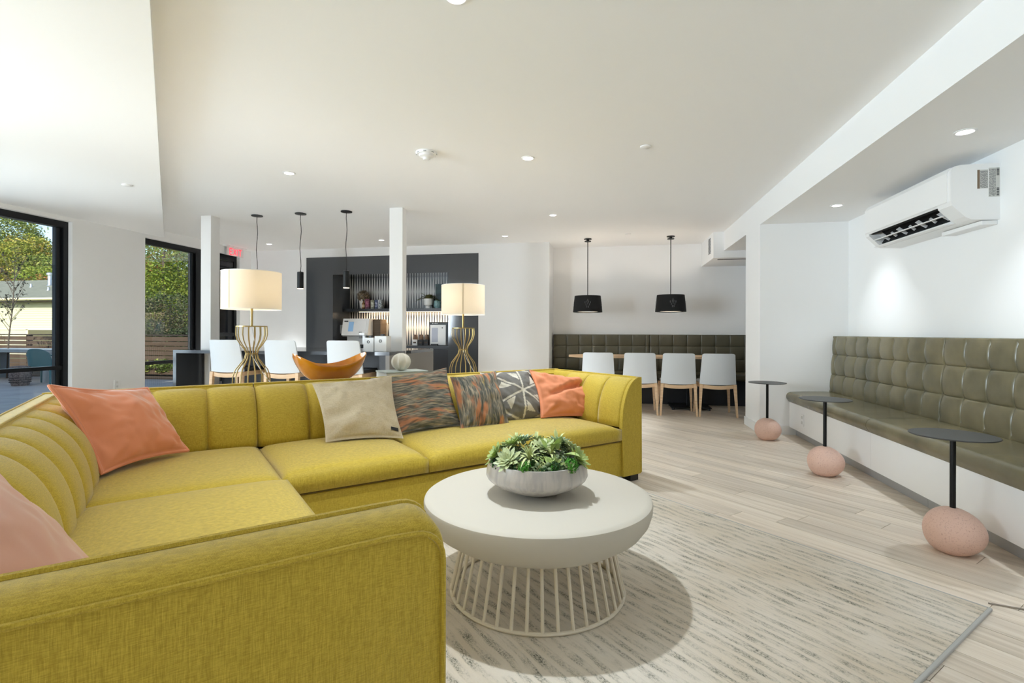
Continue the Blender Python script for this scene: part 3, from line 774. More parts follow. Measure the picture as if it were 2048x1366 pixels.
dt = thing('dining_table', 'long pale wood table with tapered end in the dining alcove', 'table', (.5, 7.62, 0))
poly = [(-.6, 7.56), (-.6, 7.62), (-.38, 7.86), (1.55, 7.86), (1.62, 7.8), (1.62, 7.4), (1.55, 7.33), (-.38, 7.33)]
obj('tabletop', prism(B(), poly, .715, .748), oak, dt)
for x in (.0, 1.11):
    obj('column', bx(x - .035, x + .035, 7.56, 7.63, .02, .715, .004), black_m, dt)
    obj('foot_plate', bx(x - .27, x + .27, 7.36, 7.83, .03, .042, .003), black_m, dt)
    for sx in (-1, 1):
        for yy in (7.39, 7.8): obj('caster', lathe(B(), [(.016, 0), (.018, .015), (.012, .03)], (x + sx * .24, yy, 0), 12), dark_pl, dt, True)

def make_chair(name, label, group, seat_z, top_z, w_top, w_bot, pad):
    r = thing(name, label, 'chair', (0, 0, 0), 0, group)
    zb = seat_z - .015
    def P(s, t, side):
        q = 2 * s - 1; hw = (w_bot + (w_top - w_bot) * t ** .9) / 2
        c = 1 - .035 * (t > .95) * ((t - .95) / .05) ** 2 * abs(q) ** 8
        y = -.205 - .055 * t ** 1.2 + .035 * q * q - (.018 if side else 0)
        z = zb + (top_z - zb) * t - .008 * (abs(q) ** 14) * t ** 8 - .012 * (1 - q * q) * (1 - t) ** 3
        return (q * hw * c, y, z)
    obj('back_shell', slab(B(), P, 20, 24), chair_white, r, True, world=False, angle=60)
    if pad:
        def Q(s, t, side):
            q = 2 * s - 1; hw = (w_bot + (w_top - w_bot) * t ** .9) / 2 - .016
            y = -.204 - .055 * t ** 1.2 + .035 * q * q + (.016 if not side else 0.002)
            return (q * hw, y, zb + .03 + (top_z - zb - .045) * t)
        obj('back_pad', slab(B(), Q, 12, 8), pad_m, r, True, world=False, angle=60)
    obj('seat', bx(-w_bot / 2 + .022, w_bot / 2 - .022, -.188, .21, seat_z - .02, seat_z + .022, .016, 3), pad_m if pad else chair_white, r, True, world=False)
    b = B(); tz = seat_z - .022
    n = 10
    for k in range(n):
        q0, q1 = 2 * k / n - 1, 2 * (k + 1) / n - 1
        x0_, x1_ = q0 * (w_bot / 2 - .01), q1 * (w_bot / 2 - .01)
        v = []
        for xx, q in ((x0_, q0), (x1_, q1)):
            yy = -.218 + .03 * q * q; dz = -.016 * (1 - q * q)
            v.append([b.verts.new(p) for p in ((xx, yy, tz + dz), (xx, yy, tz - .045 + dz), (xx, yy + .022, tz - .045 + dz), (xx, yy + .022, tz + dz))])
        for i in range(4): b.faces.new((v[0][i], v[0][(i + 1) % 4], v[1][(i + 1) % 4], v[1][i]))
        if k == 0: b.faces.new(v[0])
        if k == n - 1: b.faces.new(v[1])
    obj('back_rail', b, oak, r, world=False)
    for sx in (-1, 1): obj('side_rail', bx(sx * (w_bot / 2 - .02) - .011, sx * (w_bot / 2 - .02) + .011, -.19, .19, seat_z - .065, seat_z - .02), oak, r, world=False)
    obj('front_rail', bx(-w_bot / 2 + .02, w_bot / 2 - .02, .175, .195, seat_z - .065, seat_z - .02), oak, r, world=False)
    for sx in (-1, 1):
        for sy in (-1, 1):
            b = B(); xt, yt = sx * (w_bot / 2 - .018), sy * .19; xb, yb = sx * (w_bot / 2 + .004), sy * .225
            for (cx, cy, z, h) in ((xb, yb, 0, .011), (xt, yt, seat_z - .02, .019)):
                for dx, dy in ((-h, -h), (h, -h), (h, h), (-h, h)): b.verts.new((cx + dx, cy + dy, z))
            b.verts.ensure_lookup_table(); v = b.verts
            b.faces.new((v[3], v[2], v[1], v[0])); b.faces.new((v[4], v[5], v[6], v[7]))
            for i in range(4): b.faces.new((v[i], v[(i + 1) % 4], v[4 + (i + 1) % 4], v[4 + i]))
            obj('leg', b, oak, r, world=False)
    if seat_z > .55:
        obj('footrest', bx(-w_bot / 2 + .01, w_bot / 2 - .01, .2, .218, .22, .25), oak, r, world=False)
    return r
GC = 'white chairs at the alcove table'
c0 = make_chair('dining_chair', 'white shell chair with oak legs, closest to the white pier', GC, .435, .812, .395, .445, False)
c0.location = (1.36, 7.07, 0)
dup(c0, (.875, 7.07, 0), 0, 'white shell chair with oak legs, second from the pier at the alcove table', GC)
dup(c0, (.385, 7.07, 0), 0, 'white shell chair at the alcove table, half hidden by the sofa end', GC)
dup(c0, (-.155, 7.07, 0), 0, 'white shell chair nearest the tapered tip of the alcove table', GC)

# ------------------------------------------------------------------ island and stools
isl = thing('island', 'long dark kitchen island with waterfall end running between two white pillars', 'island', (-3.6, 5.6, 0))
IX0, IX1, IY0, IY1, IZ = -4.955, -2.283, 5.0, 6.35, .862
b = B()
box(b, IX0, IX1, IY0, 5.415, IZ - .036, IZ); box(b, IX0, IX1, 5.59, IY1, IZ - .036, IZ)
box(b, IX0, -4.973, 5.415, 5.59, IZ - .036, IZ) if IX0 < -4.98 else None
box(b, -4.829, -2.503, 5.415, 5.59, IZ - .036, IZ)
obj('worktop', b, stone_dark, isl)
obj('waterfall_leg', bx(IX0, IX0 + .042, IY0, 5.41, 0, IZ - .036), stone_dark, isl)
obj('end_panel', bx(IX1 - .045, IX1, IY0, IY1, 0, IZ - .036), panel_warm, isl)
obj('front_panel', bx(IX0 + .3, -4.98, 5.40, 5.42, 0, IZ - .04) if False else bx(-4.825, -2.52, 5.60, 5.64, 0, IZ - .036), panel_dark, isl)
obj('corner_post', bx(-2.40, IX1 - .045, IY0 + .005, IY0 + .10, 0, IZ - .036), panel_dark, isl)
obj('side_panel', bx(IX0 + .045, -4.98, 5.38, 5.41, 0, IZ - .036), panel_dark, isl)
GS = 'white counter stools at the island'
s0 = make_chair('counter_stool', 'white counter stool directly in front of the left white pillar', GS, .655, .985, .365, .405, True)
s0.location = (-4.13, 5.06, 0)
dup(s0, (-3.455, 5.06, 0), 0, 'white counter stool partly behind the larger gold cage lamp', GS)
dup(s0, (-2.72, 5.06, 0), 0, 'white counter stool behind the orange bowl', GS)
# things on the island
for (x, w, lab, sym) in ((-2.595, .118, 'white square canister with small black ring mark on the island', 0), (-2.452, .14, 'white square canister with small flower mark beside the right pillar', 1)):
    k = thing('canister', lab, 'canister', (x, 5.2, IZ), 0, 'white canisters on the island')
    hh = .150 + .018 * sym
    obj('body', bx(x - w / 2, x + w / 2, 5.14, 5.26, IZ, IZ + hh, .003), white_pl, k)
    obj('lid_knob', bx(x - .018, x + .018, 5.18, 5.22, IZ + hh, IZ + hh + .022, .004), dark_pl, k)
    b = B()
    if sym:
        for q in range(6):
            a = q * PI / 3; bmesh.ops.create_circle(b, cap_ends=True, radius=.006, segments=10, matrix=Matrix.Translation((x + .013 * math.cos(a), 5.1385, IZ + .115 + .013 * math.sin(a))) @ Matrix.Rotation(PI / 2, 4, 'X'))
    else:
        tube(b, [(x + .013 * math.cos(q * PI / 8), 5.1388, IZ + .105 + .013 * math.sin(q * PI / 8)) for q in range(16)], .003, 6, closed=True)
    obj('emblem', b, dark_pl, k)
ds = thing('dispenser_stand', 'slim white dispenser stand with dark drip tray on the island', 'dispenser', (-2.70, 5.25, IZ))
obj('post', bx(-2.712, -2.682, 5.23, 5.26, IZ, IZ + .19, .004), white_pl, ds)
obj('drip_tray', bx(-2.745, -2.662, 5.14, 5.26, IZ + .035, IZ + .075, .006), dark_pl, ds)
obj('nozzle', bx(-2.735, -2.665, 5.19, 5.27, IZ + .175, IZ + .205, .008), white_pl, ds)

# ------------------------------------------------------------------ bar niche contents
ws = thing('wall_shelf', 'dark floating shelf with warm light strip in the bar niche', 'shelf', (-3.6, 8.4, 1.44))
obj('board', bx(RX0, RX1, 8.28, RY, 1.438, 1.49), shelf_m, ws)
obj('light_strip', bx(-4.42, RX1 - .02, 8.40, 8.41, 1.432, 1.438), glow_warm, ws)
light('shelf_led', 'AREA', (-3.5, 8.40, 1.42), 10, (1, .76, .48), aim=(0, .35, -1), shape='RECTANGLE', size=1.7, size_y=.03)
kc = thing('bar_counter', 'black floating counter in the bar niche holding the machines', 'counter', (-3.6, 8.25, .8))
obj('slab', bx(RX0, RX1, 8.0, RY, .795, .852), shelf_m, kc)
obj('bracket', bx(RX0, RX0 + .03, 8.05, RY, .3, .795), panel_dark, kc)
obj('cabinet', bx(-2.96, RX1, 8.06, RY, 0, .79), panel_dark, kc)
obj('bracket', bx(-2.99, -2.963, 8.05, RY, .3, .795), panel_dark, kc)
CZ = .852
SZ = 1.49
cm = thing('coffee_machine', 'white coffee machine with slanted screen panel on the bar counter', 'coffee machine', (-4.3, 8.25, CZ))
prism(b0 := B(), [(8.05, 1.02), (8.12, 1.31), (8.42, 1.31), (8.42, 1.02)], -4.57, -4.08, 'x'); obj('head', b0, white_pl, cm)
obj('lower_body', bx(-4.52, -4.2, 8.16, 8.42, CZ, 1.02), white_pl, cm)
obj('trim_band', bx(-4.55, -4.1, 8.06, 8.42, 1.0, 1.022), grey_pl, cm)
sl = Matrix.Translation((0, 8.085, 1.165)) @ Matrix.Rotation(-math.atan2(.07, .29), 4, 'X')
scr_m = mat('screen_glass', rgb(120, 150, 178), .1, emit=rgb(120, 160, 200), estr=.35)
obj('screen', bx(-4.45, -4.36, -.006, .0, -.08, .09, mtx=sl), scr_m, cm)
obj('name_badge', bx(-4.54, -4.47, -.005, .0, .09, .11, mtx=sl), dark_pl, cm)
obj('hatch', bx(-4.30, -4.12, -.006, .0, -.07, .11, .004, mtx=sl), white_pl, cm)
obj('spout', bx(-4.24, -4.19, 8.05, 8.10, .97, 1.08, .004), grey_pl, cm)
kb = thing('brown_case', 'brown ribbed case standing beside the coffee machine', 'box', (-4.05, 8.35, CZ))
kraft = mat('kraft_brown', rgb(104, 88, 72), .7, var=((1, 1, 90), rgb(84, 70, 56), .4, .6))
obj('carton', bx(-4.12, -3.94, 8.25, 8.5, CZ, 1.30, .004), kraft, kb)
obj('tan_side', bx(-4.17, -4.122, 8.22, 8.5, CZ, 1.305), mat('tan_card', rgb(206, 180, 138), .7), kb)
wd_ = thing('water_dispenser', 'white and black water dispenser at the niche corner', 'water dispenser', (-2.82, 8.2, CZ))
obj('black_shell', bx(-2.985, -2.65, 8.1, 8.45, CZ, 1.248, .006), dark_pl, wd_)
obj('front_panel', bx(-2.965, -2.69, 8.085, 8.1, CZ + .01, 1.20, .004), white_pl, wd_)
obj('alcove_recess', bx(-2.935, -2.83, 8.080, 8.086, CZ + .06, 1.15), mat('recess_grey', rgb(160, 162, 178), .3), wd_)
obj('drip_tray', bx(-2.94, -2.825, 8.04, 8.09, CZ, CZ + .03, .003), dark_pl, wd_)
kn = B(); bmesh.ops.create_cone(kn, cap_ends=True, segments=12, radius1=.01, radius2=.01, depth=.006, matrix=Matrix.Translation((-2.75, 8.083, 1.15)) @ Matrix.Rotation(PI / 2, 4, 'X'))
obj('tap_knob', kn, dark_pl, wd_)
b = B()
for q in range(4): box(b, -2.93 + q * .025, -2.918 + q * .025, 8.098, 8.101, 1.22, 1.23)
obj('indicator_row', b, white_pl, wd_, kind='stuff')
cup_m = mat('cup_brown', rgb(140, 112, 92), .6); box_m = mat('carton_dark', rgb(40, 38, 40), .5)
for x, lab in ((-3.065, 'dark carton with upturned brown cups, next to the water dispenser'), (-3.165, 'dark carton with upturned brown cups, second from the dispenser'), (-3.265, 'white carton with tan cup, farthest from the water dispenser')):
    k = thing('cup_carton', lab, 'carton', (x, 8.2, CZ), 0, 'cup cartons on the bar counter')
    obj('carton', bx(x - .045, x + .045, 8.15, 8.25, CZ, CZ + .10, .003), box_m if x > -3.2 else white_pl, k)
    for q in range(3): obj('cup', lathe(B(), [(.038, .0), (.032, .035), (.028, .06)], (x, 8.2, CZ + .10 + q * .012), 18), cup_m, k, True)
    obj('front_label', bx(x - .025, x + .025, 8.148, 8.15, CZ + .035, CZ + .06), kraft, k)
ou = thing('wall_outlet', 'white outlet on the dark bar niche side, left of coffee machine', 'outlet', (RX0, 8.25, 1.06))
obj('cover_plate', bx(RX0, RX0 + .006, 8.2, 8.3, 1.05, 1.2, .002), white_pl, ou)
for q_ in ((RX0 + .006, RX0 + .008, 8.235, 8.265, 1.07, 1.1), (RX0 + .006, RX0 + .008, 8.235, 8.265, 1.14, 1.17)): obj('socket', bx(*q_), MATS.get('socket_ivory') or mat('socket_ivory', rgb(206, 206, 204), .5), ou)
# shelf: vase with dried flowers, cartons, bottle, plant, board
va = thing('dried_flower_vase', 'white vase with round head of dried hydrangea on the bar shelf', 'vase', (-4.345, 8.4, SZ))
obj('vase', lathe(B(), [(.04, 0), (.055, .06), (.075, .17), (.07, .17), (.05, .06)], (-4.345, 8.4, SZ), 24, cap1=False), white_pl, va, True)
dry_m = mat('dried_petals', rgb(178, 158, 130), .9, var=((40, 40, 40), rgb(96, 78, 60), .4, .6))
def puffball(c, rad, n, size, rng_):
    b = B()
    for _ in range(n):
        d = Vector((rng_.gauss(0, 1), rng_.gauss(0, 1), rng_.gauss(0, 1))).normalized(); p = Vector(c) + d * rad * rng_.uniform(.72, 1.0)
        s = d.cross(Vector((0, 0, 1)) if abs(d.z) < .9 else Vector((1, 0, 0))).normalized(); t = s.cross(d)
        a = rng_.uniform(0, 6.28); s, t = s * math.cos(a) + t * math.sin(a), t * math.cos(a) - s * math.sin(a)
        q = [p - s * size, p - t * size * .7 + d * size * .3, p + s * size, p + t * size * .7 + d * size * .3]
        b.faces.new([b.verts.new(v) for v in q])
    return b
obj('flower_head', puffball((-4.336, 8.4, SZ + .225),   .115, 500, .015, random.Random(5)), dry_m, va, kind='stuff')
for x, w, h, c, lab in ((-4.305, .038, .14, (130, 90, 48), 'small amber bottle with dark cap beside the vase'),):
    k = thing('syrup_bottle', lab, 'bottle', (x, 8.34, SZ))
    obj('glass_body', lathe(B(), [(.026, 0), (.028, .01), (.028, .09), (.012, .115), (.012, .14)], (x, 8.34, SZ), 20), mat('amber_glass', rgb(*c), .15), k, True)
    obj('cap', disc(B(), (x, 8.34, SZ + .14), .016, .025, 16), dark_pl, k)
    obj('paper_label', lathe(B(), [(.0285, .025), (.0285, .075)], (x, 8.34, SZ), 20, False, False), mat('label_cream', rgb(210, 186, 150), .7), k)
for i, (x, w, h, c1, c2, lab) in enumerate(((-4.225, .085, .175, (122, 52, 76), (190, 120, 140), 'magenta tea carton on the bar shelf beside the bottle'),
                                    (-4.125, .07, .155, (150, 150, 128), (205, 205, 190), 'pale green tea carton on the bar shelf'),
                                    (-4.05, .06, .155, (70, 84, 128), (186, 190, 206), 'blue tea carton in the row on the bar shelf'),
                                    (-3.985, .07, .16, (196, 200, 202), (60, 84, 96), 'white and navy tea carton nearest the right pillar'))):
    k = thing('tea_carton', lab, 'carton', (x, 8.36, SZ), 0, 'tea cartons on the bar shelf')
    obj('carton', bx(x - w / 2, x + w / 2, 8.32, 8.41, SZ, SZ + h, .002), mat('carton_%d' % i, rgb(*c1), .5, var=((30, 30, 30), rgb(*[int(q * .6) for q in c1]), .4, .6)), k)
    obj('front_print', bx(x - w * .3, x + w * .3, 8.3185, 8.32, SZ + h * .2, SZ + h * .75), mat('carton_print_%d' % i, rgb(*c2), .5, var=((60, 60, 60), rgb(*c1), .4, .6)), k)
pp = thing('potted_plant', 'leafy plant in white footed pot on the bar shelf', 'plant', (-3.108, 8.38, SZ))
obj('pot', lathe(B(), [(.055, 0), (.045, .02), (.04, .045), (.075, .06), (.078, .17), (.07, .17), (.066, .08)], (-3.108, 8.38, SZ), 28, cap1=False), white_pl, pp, True)
leaf_big = mat('broad_leaf', rgb(96, 104, 52), .5, var=((20, 20, 20), rgb(150, 140, 84), .4, .65))
def leaf(bm, base, d, L, w, droop=.3, n=4, fold=.2):
    d = Vector(d).normalized(); s = d.cross(Vector((0, 0, 1)))
    if s.length < .05: s = Vector((1, 0, 0))
    s.normalize(); nrm = s.cross(d)
    prev = None; base = Vector(base)
    for i in range(n + 1):
        t = i / n; ww = w * math.sin(PI * min(.999, .08 + .92 * t)) ** .8 * .5
        p = base + d * L * t - Vector((0, 0, 1)) * droop * L * t * t
        row = [bm.verts.new(p - s * ww + nrm * ww * fold), bm.verts.new(p), bm.verts.new(p + s * ww + nrm * ww * fold)]
        if prev:
            bm.faces.new((prev[0], prev[1], row[1], row[0])); bm.faces.new((prev[1], prev[2], row[2], row[1]))
        prev = row
rg = random.Random(11)
for k in range(15):
    b = B(); a = k * 2.4; e = rg.uniform(.2, 1.3)
    leaf(b, (-3.108, 8.38, SZ + .16), (math.cos(a), math.sin(a) * .55, e), rg.uniform(.15, .27), rg.uniform(.07, .10), .45)
    obj('leaf', b, leaf_big, pp, True)
tb = thing('teal_artwork', 'teal abstract panel leaning on the bar shelf behind the plant', 'artwork', (-2.85, 8.45, SZ))
obj('panel', bx(-3.0, -2.72, 8.44, 8.47, SZ, SZ + .43), mat('teal_paint', rgb(58, 92, 96), .5, var=((6, 6, 9), rgb(34, 56, 62), .35, .65)), tb)
obj('pale_swirl', lathe(B(), [(.05, 0), (.075, .05), (.06, .13), (.02, .15)], (-2.935, 8.38, SZ), 24), mat('iridescent_glass', rgb(150, 186, 190), .15, var=((18, 18, 18), rgb(70, 110, 118), .4, .6)), tb, True)

# ------------------------------------------------------------------ console behind the sofa, lamps and ornaments
cs = thing('console_table', 'narrow console behind the sofa carrying lamps and bowl', 'table', W(1.25, 3.78), PI / 4)
TZ = .715
M45 = Matrix.Rotation(PI / 4, 4, 'Z')
con_m = mat('console_oak', rgb(196, 186, 170), .5)
obj('top', bx(.30, 2.35, 3.60, 3.90, TZ - .04, TZ, .003, mtx=M45), con_m, cs)
for uu in (.33, 2.28):
    for vv in (3.61, 3.85): obj('leg', bx(uu, uu + .04, vv, vv + .04, 0, TZ - .04, mtx=M45), con_m, cs)
def lamp(u, v, label, first=[None]):
    loc = W(u, v, TZ)
    if first[0] is None:
        r = thing('table_lamp', label, 'table lamp', loc, 0, 'gold cage lamps on the console')
        prof = [(z_ * 1.054, r_) for z_, r_ in [(0, .113), (.02, .114), (.06, .112), (.10, .098), (.14, .066), (.17, .043), (.20, .035), (.23, .044), (.26, .068), (.29, .087), (.32, .095), (.35, .094), (.373, .092)]]
        obj('base_ring', tube(B(), [(.113 * math.cos(q * PI / 16), .113 * math.sin(q * PI / 16), .004) for q in range(32)], .0045, 8, closed=True), brass, r, True, world=False)
        obj('base_plate', lathe(B(), [(.112, 0), (.112, .004)], n=32), brass, r, world=False)
        for k in range(16):
            a = k * PI / 8 + .1
            obj('wire', tube(B(), [(q * math.cos(a), q * math.sin(a), z) for z, q in prof], .003, 6), brass, r, True, world=False)
        obj('waist_ring', tube(B(), [(.034 * math.cos(q * PI / 12), .034 * math.sin(q * PI / 12), .211) for q in range(24)], .003, 6, closed=True), brass, r, True, world=False)
        obj('top_ring', lathe(B(), [(.095, .390), (.095, .397), (.01, .397), (.01, .390)], n=36), brass, r, True, world=False)
        obj('stem', tube(B(), [(0, 0, .39), (0, 0, .58)], .008, 12), brass, r, True, world=False)
        obj('cord', tube(B(), [(.0, .0, .39), (.01, .02, .27), (.0, .0, .2), (.04, .02, .12), (.10, .05, .02)], .0025, 6), white_pl, r, True, world=False)
        sh = obj('lamp_shade', lathe(B(), [(.182, .505), (.182, .755), (.1805, .755), (.1805, .505), (.182, .505)], n=64, cap0=False, cap1=False), shade_m, r, True, world=False, angle=60)
        obj('seam', bx(.1815, .1832, -.004, .004, .506, .754, mtx=Matrix.Rotation(math.radians(-97), 4, 'Z')), mat('seam_tape', rgb(206, 192, 166), .8), r, world=False)
        obj('shade_ring', tube(B(), [(.1815 * math.cos(q * PI / 24), .1815 * math.sin(q * PI / 24), .507) for q in range(48)], .002, 6, closed=True), white_pl, r, True, world=False)
        obj('shade_ring', tube(B(), [(.1815 * math.cos(q * PI / 24), .1815 * math.sin(q * PI / 24), .753) for q in range(48)], .002, 6, closed=True), white_pl, r, True, world=False)
        b = B(); bmesh.ops.create_uvsphere(b, u_segments=12, v_segments=8, radius=.028, matrix=Matrix.Translation((0, 0, .60)))
        obj('bulb', b, drum_in, r, True, world=False)
        for k in range(3):
            a = k * 2 * PI / 3; obj('shade_arm', tube(B(), [(0, 0, .735), (.18 * math.cos(a), .18 * math.sin(a), .735)], .002, 5), brass, r, world=False)
        first[0] = r
    else: r = dup(first[0], loc, .4, label, 'gold cage lamps on the console')
    light('lamp_glow', 'POINT', loc + Vector((0, 0, .63)), 2.7, (1, .90, .78), shadow_soft_size=.05)
lamp(.453, 3.77, 'gold cage table lamp with white drum shade, larger one near left pillar')
lamp(2.05, 3.77, 'gold cage table lamp with white drum shade in front of the bar niche')
# orange boat bowl
def bowl_pt(s, t, side, sh=0):
    q = 2 * s - 1; w = 2 * t - 1
    hw = .142 * max(0, 1 - abs(q) ** 4.0) ** .5 + .004
    h0 = .012 + .178 * abs(q) ** 3.6; hr = .124 + .086 * abs(q) ** 2.1
    z = h0 + max(hr - h0, .002) * abs(w) ** 2.2
    if side: z -= .010 * (1 - .6 * abs(w) ** 4)
    else: hw -= .004
    return W(.958 + .255 * q * (1.0), 3.75 + hw * w, TZ + max(z, 0.0))
obj('boat_bowl', slab(B(), bowl_pt, 40, 20), orange_gl, smooth=True, angle=80, label='glossy orange boat-shaped bowl on the console behind the sofa', cat='bowl')
bk = thing('storage_box', 'flat pale box under the white ribbed ornament on the console', 'box', W(1.5, 3.74, TZ), PI / 4)
obj('box_body', bx(1.335, 1.665, 3.64, 3.86, TZ, TZ + .050, .002, mtx=M45), mat('box_grey', rgb(206, 206, 200), .5), bk)
obj('lid', bx(1.33, 1.67, 3.635, 3.865, TZ + .051, TZ + .060, .002, mtx=M45), mat('box_lid', rgb(176, 186, 182), .4), bk)
pr = [(.012, 0)] + [(.077 * math.sin(a), .068 - .068 * math.cos(a)) for a in [PI * k / 14 for k in range(1, 14)]] + [(.012, .134)]
obj('ribbed_ornament', lathe(B(), pr, W(1.49, 3.74, TZ + .060), 108, fr=lambda k, z: 1 - .17 * abs(math.sin(k * PI * 9 / 108)) ** .7), ivory, smooth=True, angle=80, label='white ribbed ball ornament like a gourd on a pale box', cat='ornament')

# ------------------------------------------------------------------ sectional sofa
so = thing('sectional_sofa', 'mustard yellow L-shaped sectional sofa with channelled backs', 'sofa', W(1.2, 2.6), PI / 4)
def uvtr(u, v, z): return W(u, v, z)
ZT = .750
def qprof(n=14, top=ZT - .012, base=.40, run=.215):      # inner face from the top seam out and down to the seat
    return [(run * math.sin(.5 * PI * k / n) ** 1.05, base + (top - base) * math.cos(.5 * PI * k / n) ** .95) for k in range(n + 1)]
QP = qprof()
def channel(a0, a1, place, n=10, run=1.0, amp=1.0):
    """one vertical roll of the back; place(along, depth, z)"""
    b = B()
    nt_ = len(QP) - 1
    def P(s, t, side):
        j = round(t * nt_); d, z = QP[j]; d = d * run
        if side: return place(a0 + (a1 - a0) * s, -.04 + d * .35, max(.3, z - .04))
        q = 2 * s - 1; e = (1 - abs(q) ** 2.6) ** .5 if abs(q) < 1 else 0
        th = .5 * PI * j / nt_
        puff = (.024 * e - .012) * amp
        fade = min(1, .35 + 1.2 * (j / nt_))
        return place(a0 + (a1 - a0) * s, d + puff * math.sin(th + .25) * fade, z + puff * math.cos(th) * fade)
    return slab(b, P, n, nt_)
def pipe(pts, parent=so, r=.0052): return obj('piping', tube(B(), pts, r, 7), mustard, parent, True)
# left back (inner face looks along +u), seam at u=-.478
LB = -.478
obj('back_frame', prism(B(), [(-.54, .05), (-.54, ZT - .015), (-.528, ZT), (LB, ZT), (LB + .03, ZT - .03), (LB + .03, .05)], .93, 3.56, 'y', tr=lambda u, v, z: W(u, v, z)), mustard, so, True)
v = .96
while v < 3.28:
    obj('back_channel', channel(v, min(v + .2165, 3.30), lambda a, d, z: W(LB + d, a, z)), mustard, so, True, angle=80); v += .2165
pipe([W(LB, q, ZT + .001) for q in (.9, 1.5, 2.2, 3.0, 3.5)]); pipe([W(-.538, q, ZT - .003) for q in (.9, 1.5, 2.2, 3.0, 3.55)])
# long back (inner face looks along -v), seam at v=3.49
VB = 3.49
for u0, u1 in ((-.54, .425), (.432, 2.85)):
    obj('back_frame', prism(B(), [(3.56, .05), (3.56, ZT - .015), (3.548, ZT), (VB, ZT), (VB - .03, ZT - .03), (VB - .03, .05)], u0, u1, 'x', tr=lambda u, v, z: W(u, v, z)), mustard, so, True)
    pipe([W(u0 + (u1 - u0) * k / 6, VB, ZT + .001) for k in range(7)]); pipe([W(u0 + (u1 - u0) * k / 6, 3.558, ZT - .003) for k in range(7)])
for a, c in ((-.30, -.08), (-.08, .178), (.178, .428), (.432, .722), (.722, .99), (.99, 1.26), (1.26, 1.53), (1.53, 1.80), (1.80, 2.07), (2.07, 2.33), (2.33, 2.60)):
    obj('back_channel', channel(a, c, lambda s, d, z: W(s, VB - d, z)), mustard, so, True, angle=80)
# right arm (inner face looks along -u)
UA = 2.81
def arm_prof(run, top):
    return [(d * run / .215, z) for d, z in QP]
ap = [(2.85, .05), (2.85, ZT - .015), (2.838, ZT), (UA, ZT)] + [(UA - d * .72, z) for d, z in QP[1:]] + [(2.665, .05)]
obj('arm', prism(B(), ap, 2.53, 2.56, 'y', tr=lambda u, v, z: W(u, v, z)), mustard, so, True, angle=60)
obj('arm', prism(B(), [(2.85, .05), (2.85, ZT - .015), (2.838, ZT), (UA, ZT), (UA - .03, ZT - .03), (UA - .03, .05)], 2.56, 3.56, 'y', tr=lambda u, v, z: W(u, v, z)), mustard, so, True, angle=60)
for a, c in ((2.56, 2.79), (2.79, 3.02), (3.02, 3.26)):
    obj('arm_channel', channel(a, c, lambda s, d, z: W(UA - d, s, z), run=.72, amp=.6), mustard, so, True, angle=80)
pipe([W(UA, 3.5, ZT + .001), W(UA, 3.0, ZT + .001), W(UA, 2.55, ZT + .001)] + [W(UA - d * .72, 2.531, z + .002) for d, z in QP[1:]] + [W(2.665, 2.529, .06)])
pipe([W(2.848, 3.5, ZT - .003), W(2.848, 2.532, ZT - .003), W(2.85, 2.53, .06)])
# near arm (inner face looks along +v)
VA = .905
def narm(u, v, z):
    return W(u, v, z)
un = .412
cr = .055
# outer shell of the near arm with a rounded front corner
def nprof(v0, v1, zt, r):
    return [(-.54, .05), (un, .05)] + [(un - r + r * math.cos(a), zt - r + r * math.sin(a)) for a in [PI / 2 * k / 6 for k in range(7)]] + [(-.54, zt)]
b = B()
prof = nprof(0, 0, ZT, cr)
rings = []
def ring(vv, ins, dz):
    return [b.verts.new(W(p[0] - (ins if p[0] > 0 else 0), vv, p[1] + (dz if p[1] > .5 else 0))) for p in prof]
seq = [ring(.820, .006, -.03), ring(.822, .002, -.018), ring(.832, 0, -.008), ring(.86, 0, .0), ring(.89, 0, .003), ring(.905, 0, .0), ring(.94, .004, -.03)]
for i in range(len(seq) - 1):
    n = len(prof)
    for k in range(n): b.faces.new((seq[i][k], seq[i][(k + 1) % n], seq[i + 1][(k + 1) % n], seq[i + 1][k]))
b.faces.new(seq[0][::-1]); b.faces.new(seq[-1])
obj('arm', b, mustard, so, True, angle=60)
pl_ = [W(-.53, .8185, ZT - .025)] + [W(q, .8185, ZT - .025) for q in (-.2, .1, .3)] + [W(un - .006 - cr + cr * math.cos(a), .8185, ZT - .028 - cr + cr * math.sin(a)) for a in [PI / 2 * k / 6 for k in range(6, -1, -1)]] + [W(un - .006, .8185, .4), W(un - .006, .8185, .06)]
pipe(pl_)
pl_ = [W(-.53, VA, ZT + .002)] + [W(q, VA, ZT + .002) for q in (-.2, .1, .3)] + [W(un - cr + cr * math.cos(a), VA, ZT + .001 - cr + cr * math.sin(a)) for a in [PI / 2 * k / 6 for k in range(6, -1, -1)]] + [W(un, VA, .4), W(un, VA, .06)]
pipe(pl_, r=.0065)
for a, c in ((-.24, -.03), (-.03, .18), (.18, .395)):
    obj('arm_channel', channel(a, c, lambda s, d, z: W(s, VA + .01 + d, z), run=.7), mustard, so, True, angle=80)
# plinths
obj('plinth', bx(-.5, .42, .93, 3.5, .05, .295, .01, mtx=M45), mustard, so)
obj('plinth', bx(.44, 2.72, 2.545, 3.5, .05, .295, .01, mtx=M45), mustard, so)
